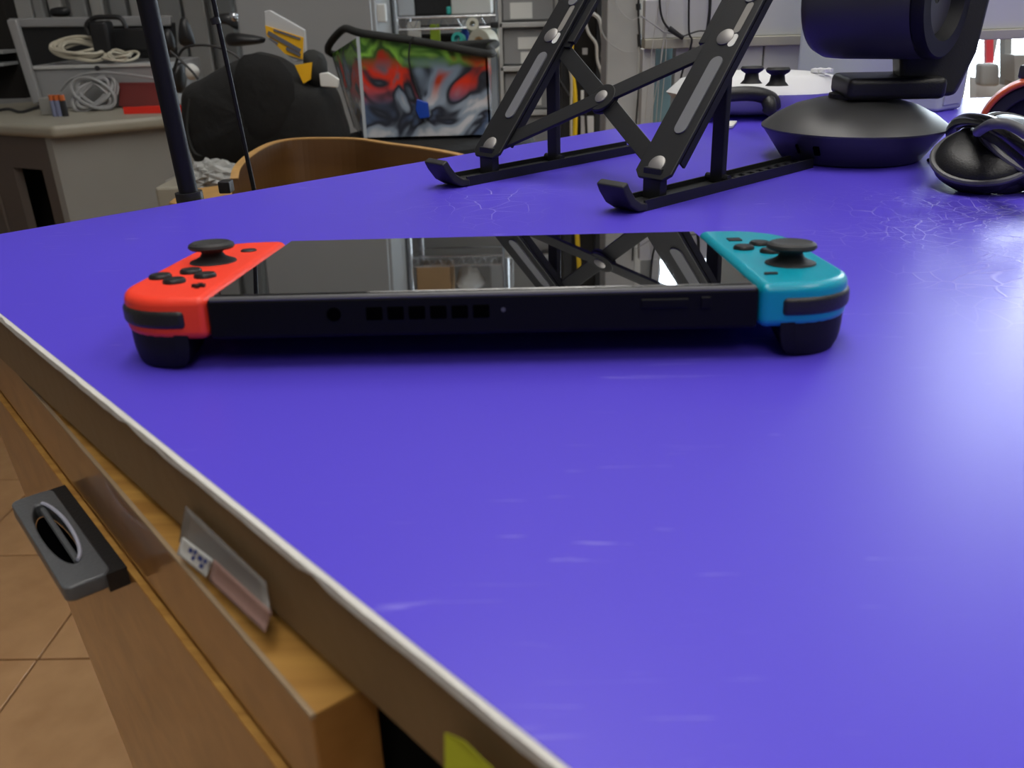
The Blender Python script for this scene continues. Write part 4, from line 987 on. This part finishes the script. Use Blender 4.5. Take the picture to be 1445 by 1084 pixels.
# open silver case with black lined lid
p = onc(140, 152); yc_ = p.y
oc_ = thing('open_case', p, 'open silver equipment case with a dark lid lining on the counter', 'case')
a, b = aty(52, 152, yc_), aty(240, 88, yc_)
MB().box(((a.x+b.x)/2, yc_+0.11, (zc+b.z)/2), (b.x-a.x, 0.22, b.z-zc)).build('base', 'silver', oc_, bevel=0.004)
MB().box(((a.x+b.x)/2, yc_-0.002, b.z-0.004), (b.x-a.x+0.004, 0.006, 0.008)).build('front_rim', 'slat2', oc_, bevel=0.001)
yl = yc_+0.20
def lidq(pix, y, d): return MB().prism([aty(u, v, y) for u, v in pix], V((0, d, 0)))
lf = [(8, 24), (240, 22), (258, 95), (58, 150)]
lidq([(10, 26), (240, 22), (240, 37), (22, 39)], yl, 0.02).build('lid_frame', 'silver', oc_, bevel=0.004)
lidq([(8, 28), (22, 27), (58, 145), (46, 148)], yc_-0.022, 0.016).build('lid_frame', 'silver', oc_, bevel=0.004)
lidq([(18, 34), (245, 32), (250, 92), (40, 96)], yl+0.012, 0.012).build('lid_lining', 'black', oc_)
ztop = b.z
def ontop(px, py): return atz(px, py, ztop)
# bundle of cream cable on the case
def coil(name, c, ax, bx_, m, r, turns, lab, jit, par=None, tie=None):
    t = thing(name, c, lab, 'cable')
    for k in range(turns):
        j = random.uniform(-jit, jit); s = 1+random.uniform(-0.35, 0.12); th = random.uniform(-1.1, 1.1)
        n_ = V(ax).cross(V(bx_)).normalized()
        pts = [V(c)+V(ax)*math.cos(u)*s+V(bx_)*(math.sin(u)*s+th*math.cos(u)*0.7)+n_*(j+0.004*math.sin(2*u+k)) for u in [2*math.pi*i/28 for i in range(28)]]
        MB().tube(pts, r, 6, True).build('loop', m, t, smooth=True)
    return t
cp = aty(112, 68, yc_+0.05)
coil('cable_bundle', cp, (0.062, 0, -0.006), (0, 0.03, 0.016), 'cable_c', 0.0045, 7, 'cream cable bundle lying on top of the open case', 0.006)
cp2 = aty(170, 79, yc_+0.025)
coil('cable_bundle', cp2, (0.035, 0.01, 0.0), (0, 0.03, 0.006), 'cable_c', 0.0035, 4, 'small yellowed cable bundle beside the black adapters on the case', 0.004)
bx1 = thing('power_adapter', aty(180, 76, yc_+0.08), 'pile of black power adapter with thick lead on the open case', 'power adapter')
MB().box(aty(188, 56, yc_+0.10), (0.13, 0.06, 0.055)).build('brick', 'black', bx1, bevel=0.008)
MB().box(aty(146, 52, yc_+0.06), (0.045, 0.05, 0.075)).build('plug', 'black', bx1, bevel=0.008)
MB().tube(catmull([aty(u, v, yc_+0.05) for u, v in ((126, 50), (122, 36), (132, 26), (150, 24), (170, 26), (178, 40))], 6), 0.006, 8).build('lead', 'cable_k', bx1, smooth=True)
o = MB().cyl(aty(137, 96, yc_-0.003), aty(137, 96, yc_-0.010), 0.006, n=12).build('case_latch', 'black', oc_)
# grey coil, red folder and tray, batteries in front
cg = aty(133, 133, yc_-0.06)
coil('cable_coil', cg, (0.052, 0.01, 0), (0.0, 0.012, 0.034), 'cable_g', 0.0042, 9, 'grey network cable coil in front of the open case', 0.012)
cable('grey_lead', [(85, 128), (100, 112), (130, 103), (170, 104), (225, 112)], yc_-0.045, 0.0035, 'cable_g', 'loose grey lead arching over the cable coil')
o = prect(168, 117, 240, 150, yc_-0.02, 0.015).build('red_folder', 'redfold', origin=aty(200, 150, yc_-0.02)); tag(o, 'dull red folder leaning against the open case', 'folder')
tp = onc(215, 160)
rt = thing('red_tray', tp, 'bright red plastic tray lying on the cream counter', 'tray')
a, b = aty(175, 158, tp.y), aty(262, 149, tp.y)
MB().box(((a.x+b.x)/2, tp.y+0.05, zc+0.004), (b.x-a.x, 0.10, 0.006)).build('floor', 'redtray', rt, bevel=0.001)
MB().box(((a.x+b.x)/2, tp.y, zc+0.008), (b.x-a.x, 0.005, 0.016)).build('rim', 'redtray', rt, bevel=0.001)
for i in range(3):
    bp = onc(79+i*7, 164)
    t = thing('battery', bp, 'small blue and copper battery standing on the counter edge', 'battery', 'batteries standing on the counter')
    MB().cyl(bp, bp+Z*0.036, 0.0068, n=14).build('casing', 'batt' if i < 2 else 'black', t, smooth=True)
    MB().cyl(bp+Z*0.036, bp+Z*0.048, 0.0068, n=14).build('top_band', 'batt_o', t, smooth=True)
    MB().cyl(bp+Z*0.048, bp+Z*0.050, 0.003, n=8).build('terminal', 'chrome', t)
cbox('white_adapter', 58, 138, 76, 163, 0.05, 'cab', 'pale grey adapter box beside the batteries on the counter', 'adapter')
cable('counter_wires', [(-20, 160), (10, 154), (30, 158), (58, 150)], onc(20, 160).y, 0.004, 'cable_k', 'dark wire lying along the counter by the shelves')
# dark shelving at far left
ds = thing('dark_shelving', V((aty(-60, 90, yc_+0.26).x, yc_+0.3, zc)), 'dark open shelf unit standing on the counter', 'shelf unit')
MB().box((aty(-30, 80, yc_+0.3).x, yc_+0.34, zc+0.14), (0.20, 0.06, 0.28)).build('back', 'dark_void', ds)
for py in (73, 90): MB().box((aty(-10, py, yc_+0.27).x, yc_+0.27, aty(0, py, yc_+0.27).z), (0.10, 0.08, 0.008)).build('shelf', 'slat', ds)
MB().box((aty(-60, 80, yc_+0.27).x, yc_+0.27, zc+0.14), (0.02, 0.1, 0.28)).build('side', 'dark_void', ds)

# ------------------------------------------------------------------ bag, package, bin, chairs
YBg = 1.40
def P(px, py, y=YBg): return aty(px, py, y)
zb = P(310, 236).z
bag = thing('shoulder_bag', V((P(370, 200).x, YBg, zb)), 'slouching black fabric bag with an open flap behind the plywood chair', 'bag')
ol = [(262, 196), (256, 160), (258, 122), (285, 106), (322, 86), (352, 72), (378, 70), (402, 80), (425, 98), (448, 112), (478, 124), (492, 165), (500, 200), (470, 222), (410, 236), (350, 240), (300, 238), (275, 228)]
MB().pillow(catmull([P(a, b) for a, b in ol], 3, True), (0, 0.20, 0), 7, 0.002, 0.33).build('body', 'fabric', bag, smooth=True, sub=1)
MB().tube(catmull([P(a, b, YBg-0.075) for a, b in ((268, 140), (264, 185), (278, 218), (310, 212), (345, 190))], 6), 0.003, 6).build('piping', 'fabric2', bag, smooth=True)
MB().pillow(catmull([P(a, b, YBg-0.085) for a, b in ((345, 78), (392, 84), (415, 120), (405, 190), (362, 205), (335, 170), (330, 110))], 3, True), (0, 0.04, 0), 5, 0.001, 0.45).build('flap', 'fabric', bag, smooth=True)
MB().pillow(catmull([P(a, b, YBg-0.03) for a, b in ((428, 75), (450, 72), (462, 88), (458, 120), (435, 118))], 3, True), (0, 0.04, 0), 4, 0.001, 0.5).build('pocket', 'fabric2', bag, smooth=True)
# small stand under the bag
bs = thing('low_stand', V((P(380, 240).x, YBg, FZ)), 'low grey stand carrying the black bag', 'stand')
bsx = P(350, 240).x
MB().box((bsx, YBg+0.02, zb-0.020), (0.26, 0.20, 0.025)).build('top', 'cab', bs, bevel=0.003)
for sx in (-1, 1):
    for sy in (-1, 1): MB().box((bsx+sx*0.11, YBg+0.02+sy*0.085, (FZ+zb-0.032)/2), (0.025, 0.025, zb-0.032-FZ)).build('leg', 'cab', bs)
pk = thing('blister_pack', V((P(415, 90).x, YBg-0.02, P(415, 90).z)), 'clear blister pack with yellow card sticking out of the black bag', 'package')
yk_ = YBg+0.02
MB().prism([P(a, b, yk_) for a, b in ((372, 16), (380, 14), (430, 42), (433, 85), (414, 88), (374, 42))], V((0, 0.012, 0))).build('film', 'film', pk, bevel=0.002)
MB().prism([P(a, b, yk_-0.003) for a, b in ((374, 36), (428, 53), (427, 84), (402, 76), (376, 50))], V((0, 0.003, 0))).build('yellow_card', 'yellow', pk)
mk = MB()
for (x0, y0, x1, y1, w) in ((378, 46, 424, 72, 5), (386, 42, 424, 55, 2.5), (404, 68, 424, 78, 4), (380, 54, 392, 62, 3)):
    p_, q_ = P(x0, y0, yk_-0.0045), P(x1, y1, yk_-0.0045); mk.bar(p_, q_, (0, 1, 0), w*0.0014, 0.001)
mk.build('print', 'ink', pk)
pk2 = P(430, 105, YBg-0.05)
o = MB().prism([P(a, b, YBg-0.055) for a, b in ((416, 92), (440, 88), (438, 112), (428, 118))], V((0, 0.006, 0))).build('yellow_packet', 'yellow', origin=pk2); tag(o, 'dull yellow packet tucked in the bag under the blister pack', 'packet')
o = MB().prism([P(a, b, YBg-0.06) for a, b in ((450, 104), (462, 102), (478, 112), (476, 124), (452, 122))], V((0, 0.01, 0))).build('white_packet', 'paper', origin=P(462, 122, YBg-0.06), bevel=0.002); tag(o, 'crumpled white packet at the edge of the black bag', 'packet')
# bin with a patchwork print
YN = 1.52
def Q_(px, py, y=YN): return aty(px, py, y)
nb = V((Q_(600, 192).x, YN+0.1, Q_(600, 192).z))
bn = thing('storage_bin', nb, 'shiny storage bin with a colourful printed pattern and black rim', 'storage bin')
fbl, fbr, ftl, ftr = Q_(516, 196), Q_(694, 194), Q_(505, 52), Q_(688, 76)
lbk = Q_(500, 180, YN+0.20); ltk = Q_(468, 76, YN+0.20)
rbk = fbr+V((-0.005, 0.20, 0)); rtk = ftr+V((0.0, 0.20, 0.01))
bz0 = min(fbl.z, fbr.z); fbl.z = fbr.z = lbk.z = rbk.z = bz0
pn = MB().prism([fbl, fbr, ftr, ftl], V((0, 0.006, 0))).build('front_panel', 'print', bn, bevel=0.001)
MB().prism([lbk, fbl, ftl, ltk], V((0.005, 0.002, 0))).build('side_panel', 'print', bn)
MB().prism([fbr, rbk, rtk, ftr], V((-0.005, 0, 0))).build('side_panel', 'print', bn)
MB().prism([lbk, rbk, rtk, ltk], V((0, -0.005, 0))).build('back_panel', 'black', bn)
MB().prism([fbl, fbr, rbk, lbk], 0.006).build('bottom_panel', 'black', bn)
rim = catmull([ltk, ltk.lerp(ftl, 0.5)+Z*0.030, ftl+V((0.01, 0, 0.006)), ftl.lerp(ftr, 0.5)+Z*0.006, ftr, ftr.lerp(rtk, 0.5), rtk, rtk.lerp(ltk, 0.5)], 6, True)
MB().tube(rim, 0.0075, 10, True).build('rim', 'fabric2', bn, smooth=True)
MB().tube(catmull([Q_(a, b, YN-0.012) for a, b in ((584, 52), (579, 60), (577, 85), (583, 110), (592, 138))], 6), 0.0018, 6).build('cord', 'cable_k', bn, smooth=True)
MB().prism([Q_(a, b, YN-0.014) for a, b in ((588, 140), (604, 145), (606, 166), (592, 168), (586, 155))], V((0, 0.008, 0))).build('cord_tag', 'blue_p', bn, bevel=0.002)
MB().bar(ftl+V((0, -0.001, 0)), fbl+V((0, -0.001, 0)), (0, 1, 0), 0.006, 0.003).build('corner_piping', 'case', bn)
# black swivel chair under the bin
oc2 = thing('swivel_chair', V((Q_(605, 200).x, YN+0.1, FZ)), 'black swivel chair with padded seat holding the printed bin', 'chair')
sx_ = Q_(605, 200).x
MB().lathe((sx_, YN+0.10, bz0-0.062), Z, [(0.18, 0), (0.205, 0.012), (0.215, 0.035), (0.205, 0.053), (0.17, 0.061), (0.0001, 0.061)], 40).build('seat', 'fabric', oc2, smooth=True)
MB().cyl((sx_, YN+0.10, FZ+0.10), (sx_, YN+0.10, bz0-0.062), 0.025, n=16).build('gas_lift', 'black', oc2)
for k in range(5):
    a = 2*math.pi*k/5+0.3; e = V((sx_+0.20*math.cos(a), YN+0.10+0.20*math.sin(a), FZ+0.06))
    lg = MB().bar((sx_, YN+0.10, FZ+0.11), e, Z, 0.035, 0.025).build('leg', 'black', oc2, bevel=0.004)
    MB().cyl(e+V((-math.sin(a)*0.02, math.cos(a)*0.02, -0.033)), e+V((math.sin(a)*0.02, -math.cos(a)*0.02, -0.033)), 0.027, n=16).build('castor', 'black', lg)
# plywood chair
YCh = 0.98
zch = aty(460, 196, YCh).z
ch = thing('plywood_chair', V((aty(480, 200, YCh).x, 0.85, FZ)), 'bent plywood chair pushed up behind the purple bench', 'chair')
top = [atz(a, b, z) for a, b, z in ((336, 252, zch-0.020), (340, 236, zch-0.010), (358, 218, zch-0.004), (385, 203, zch), (412, 197, zch), (450, 195.5, zch), (500, 196.5, zch), (545, 203, zch), (590, 209, zch), (640, 218, zch-0.002), (690, 232, zch-0.008))]
top = catmull(top, 5)
ntp = len(top); th = 0.009; hh = 0.17
cen = sum(top, V())/ntp
vs = []; fs = []
for i, p in enumerate(top):
    d = (top[min(i+1, ntp-1)]-top[max(i-1, 0)]); d.z = 0; d.normalize(); nn = V((-d.y, d.x, 0))
    lean = V((0, -0.03, 0))
    vs += [p, p+nn*th, p+nn*th-Z*hh+lean, p-Z*hh+lean]
for i in range(ntp-1):
    for k in range(4): fs.append((i*4+k, i*4+(k+1) % 4, (i+1)*4+(k+1) % 4, (i+1)*4+k))
fs += [(0, 1, 2, 3), tuple((ntp-1)*4+k for k in range(4))]
bk = MB().add(vs, fs).build('backrest', 'chair_ply_shaded', ch)
vs = []; fs = []
for i, p in enumerate(top):
    d = (top[min(i+1, ntp-1)]-top[max(i-1, 0)]); d.z = 0; d.normalize(); nn = V((-d.y, d.x, 0))
    vs += [p-nn*0.0004+Z*0.0006, p+nn*(th+0.0004)+Z*0.0006, p+nn*(th+0.0004)-Z*0.001, p-nn*0.0004-Z*0.001]
for i in range(ntp-1):
    for k in range(4): fs.append((i*4+k, i*4+(k+1) % 4, (i+1)*4+(k+1) % 4, (i+1)*4+k))
fs += [(0, 1, 2, 3), tuple((ntp-1)*4+k for k in range(4))]
MB().add(vs, fs).build('ply_edge', 'chair_edge', bk)
chx = aty(500, 200, YCh).x
MB().prism(catmull([V((chx-0.20, 0.56, FZ+0.44)), V((chx+0.20, 0.56, FZ+0.44)), V((chx+0.19, 0.92, FZ+0.44)), V((chx-0.19, 0.92, FZ+0.44))], 4, True), 0.012).build('seat', 'chair_ply_shaded', ch)
for sx in (-1, 1):
    for y in (0.60, 0.90):
        MB().cyl((chx+sx*0.17, y, FZ), (chx+sx*0.15, y, FZ+0.44), 0.011, n=12).build('leg', 'black', ch)
    MB().tube(catmull([V((chx+sx*0.15, 0.90, FZ+0.43)), V((chx+sx*0.12, 0.97, FZ+0.52)), V((chx+sx*0.11, 1.00, zch-0.12))], 6), 0.010, 8).build('back_post', 'black', ch, smooth=True)
# wooden stool top attached as a chair part, and clutter between bench and counter
sp = [atz(a, b, -0.145) for a, b in ((238, 285), (262, 268), (332, 258), (372, 252), (380, 290), (300, 300))]
MB().prism([p-Z*0.012 for p in sp], 0.012).build('stool_top', 'chair_edge', ch, bevel=0.002)
scx = sum(sp, V())/6
MB().tube(catmull([V((scx.x, scx.y, -0.157)), V((scx.x, scx.y, -0.32)), V((scx.x+0.03, scx.y+0.02, FZ+0.42)), V((chx-0.15, 0.62, FZ+0.435))], 6), 0.010, 8).build('stool_top_post', 'black', ch, smooth=True)
YF = 1.22
cxp = aty(245, 275, YF)
o = MB().box((cxp.x, YF+0.06, (aty(245, 262, YF).z+FZ)/2), (0.055, 0.14, aty(245, 262, YF).z-FZ)).build('cream_pillar_box', 'counter', origin=(cxp.x, YF+0.06, FZ), bevel=0.006)
tag(o, 'upright cream box end standing beside the counter', 'box')
pb = aty(302, 248, YF)
o = MB().ell(pb, ((0.045, 0, 0), (0, 0.04, 0), (0, 0, 0.026)), 26, 16, lambda x, y, z: 1+0.16*math.sin(9*x+4*z)*math.cos(7*y+3*x)+0.08*math.sin(17*z+11*x)).build('crumpled_plastic_bag', 'bagfilm', origin=pb-Z*0.026)
tag(o, 'crumpled clear plastic bag below the black bag', 'plastic bag')

# ------------------------------------------------------------------ dark gear hanging at the back wall
YH = 1.75
def lump(name, pix, y, d, m, lab, cat):
    c = aty(*pix[0], y)
    o = MB().pillow(catmull([aty(a, b, y) for a, b in pix], 3, True), (0, d, 0), 4, 0.0, 0.4).build(name, m, origin=c, smooth=True); return tag(o, lab, cat)
lump('hanging_pouch', [(254, 28), (263, 26), (270, 40), (276, 64), (262, 66), (252, 58)], YH, 0.03, 'black', 'tapered black tool pouch hanging behind the bag', 'pouch')
lump('hanging_pouch', [(232, 42), (242, 44), (248, 68), (238, 76), (228, 60)], YH, 0.03, 'black', 'small black pouch hanging behind the black pole', 'pouch')
lump('dark_clamp', [(300, 24), (318, 18), (332, 22), (336, 42), (324, 36), (306, 32)], YH-0.1, 0.03, 'black', 'dark clamp head fixed to a wall arm', 'clamp')
lump('monitor_arm', [(318, 52), (330, 46), (370, 52), (374, 58), (366, 62), (330, 66), (320, 62)], YH-0.1, 0.04, 'black', 'black monitor arm reaching toward the blister pack', 'monitor arm')
lump('chrome_cap', [(324, 18), (334, 18), (336, 30), (328, 30)], YH-0.13, 0.02, 'chrome', 'shiny metal cap on the dark clamp head', 'cap')
lump('dark_sack', [(246, 92), (258, 88), (262, 105), (260, 130), (246, 128), (240, 108)], YH-0.1, 0.05, 'black', 'dark lumpy sack beside the counter end', 'sack')
lump('white_bottle', [(262, 92), (272, 90), (282, 100), (276, 112), (264, 110)], YH-0.12, 0.03, 'paper', 'white bottle lying behind the black bag', 'bottle')
cable('black_cable', [(245, 100), (256, 72), (275, 64), (305, 66), (330, 76), (345, 90)], YH-0.16, 0.0028, 'cable_k', 'black cable arching behind the black bag')
cable('black_cable', [(240, 72), (256, 86), (272, 102), (280, 112)], YH-0.17, 0.0025, 'cable_k', 'short black cable slanting behind the bag shoulder')
lump('black_bracket', [(72, 12), (96, 10), (98, 22), (84, 24), (72, 22)], 2.3, 0.03, 'black', 'black bracket on the slatted wall above the open case', 'bracket')

# ------------------------------------------------------------------ black pole and thin rod
pb0 = atz(267, 283); ppt = V((pb0.x-0.004, pb0.y+0.012, FZ))
p_top = aty(207, 0, ppt.y); p_bot = aty(268, 280, ppt.y)
dp = (p_top-p_bot)
pole = thing('pole_stand', V((p_bot.x, ppt.y, FZ)), 'thick black pole of a stand rising behind the bench edge', 'pole')
vt = p_bot + dp*((0.75-p_bot.z)/dp.z); vb = p_bot + dp*((-0.30-p_bot.z)/dp.z)
MB().cyl(vb, vt, 0.0056, n=20).build('tube', 'trig', pole, smooth=True)
MB().cyl(p_bot-dp.normalized()*0.012, p_bot+dp.normalized()*0.004, 0.0082, n=20).build('collar', 'black', pole, smooth=True)
MB().cyl((vb.x, vb.y, FZ+0.02), (vb.x, vb.y, -0.30), 0.010, n=16).build('lower_tube', 'black', pole, smooth=True)
MB().lathe((vb.x, vb.y, FZ), Z, [(0.036, 0), (0.036, 0.012), (0.02, 0.020), (0.0001, 0.021)], 32).build('foot', 'black', pole, smooth=True)
MB().box(atz(297, 272, -0.004)+V((0.004, 0.02, 0)), (0.008, 0.010, 0.008)).build('clamp', 'black', pole, bevel=0.001)
r0 = atz(358, 268); yr = r0.y+0.05
rt_, rb_ = aty(301, 0, yr), aty(358, 266, yr); dr2 = rt_-rb_
ro = thing('thin_rod', V((rb_.x, yr, FZ)), 'thin black rod leaning up beside the black pole', 'rod')
ub = rb_-dr2*0.9; ut = rt_+dr2*1.1
MB().cyl(ub, ut, 0.0015, n=10).build('shaft', 'trig', ro, smooth=True)
MB().cyl(aty(302.5, 25, yr), aty(305.5, 34, yr), 0.0032, n=12).build('joint', 'black', ro, smooth=True)
MB().cyl((ub.x, ub.y, FZ+0.008), ub, 0.0015, n=8).build('lower_shaft', 'cable_k', ro, smooth=True)
MB().lathe((ub.x, ub.y, FZ), Z, [(0.02, 0), (0.02, 0.006), (0.0001, 0.010)], 24).build('foot', 'black', ro, smooth=True)
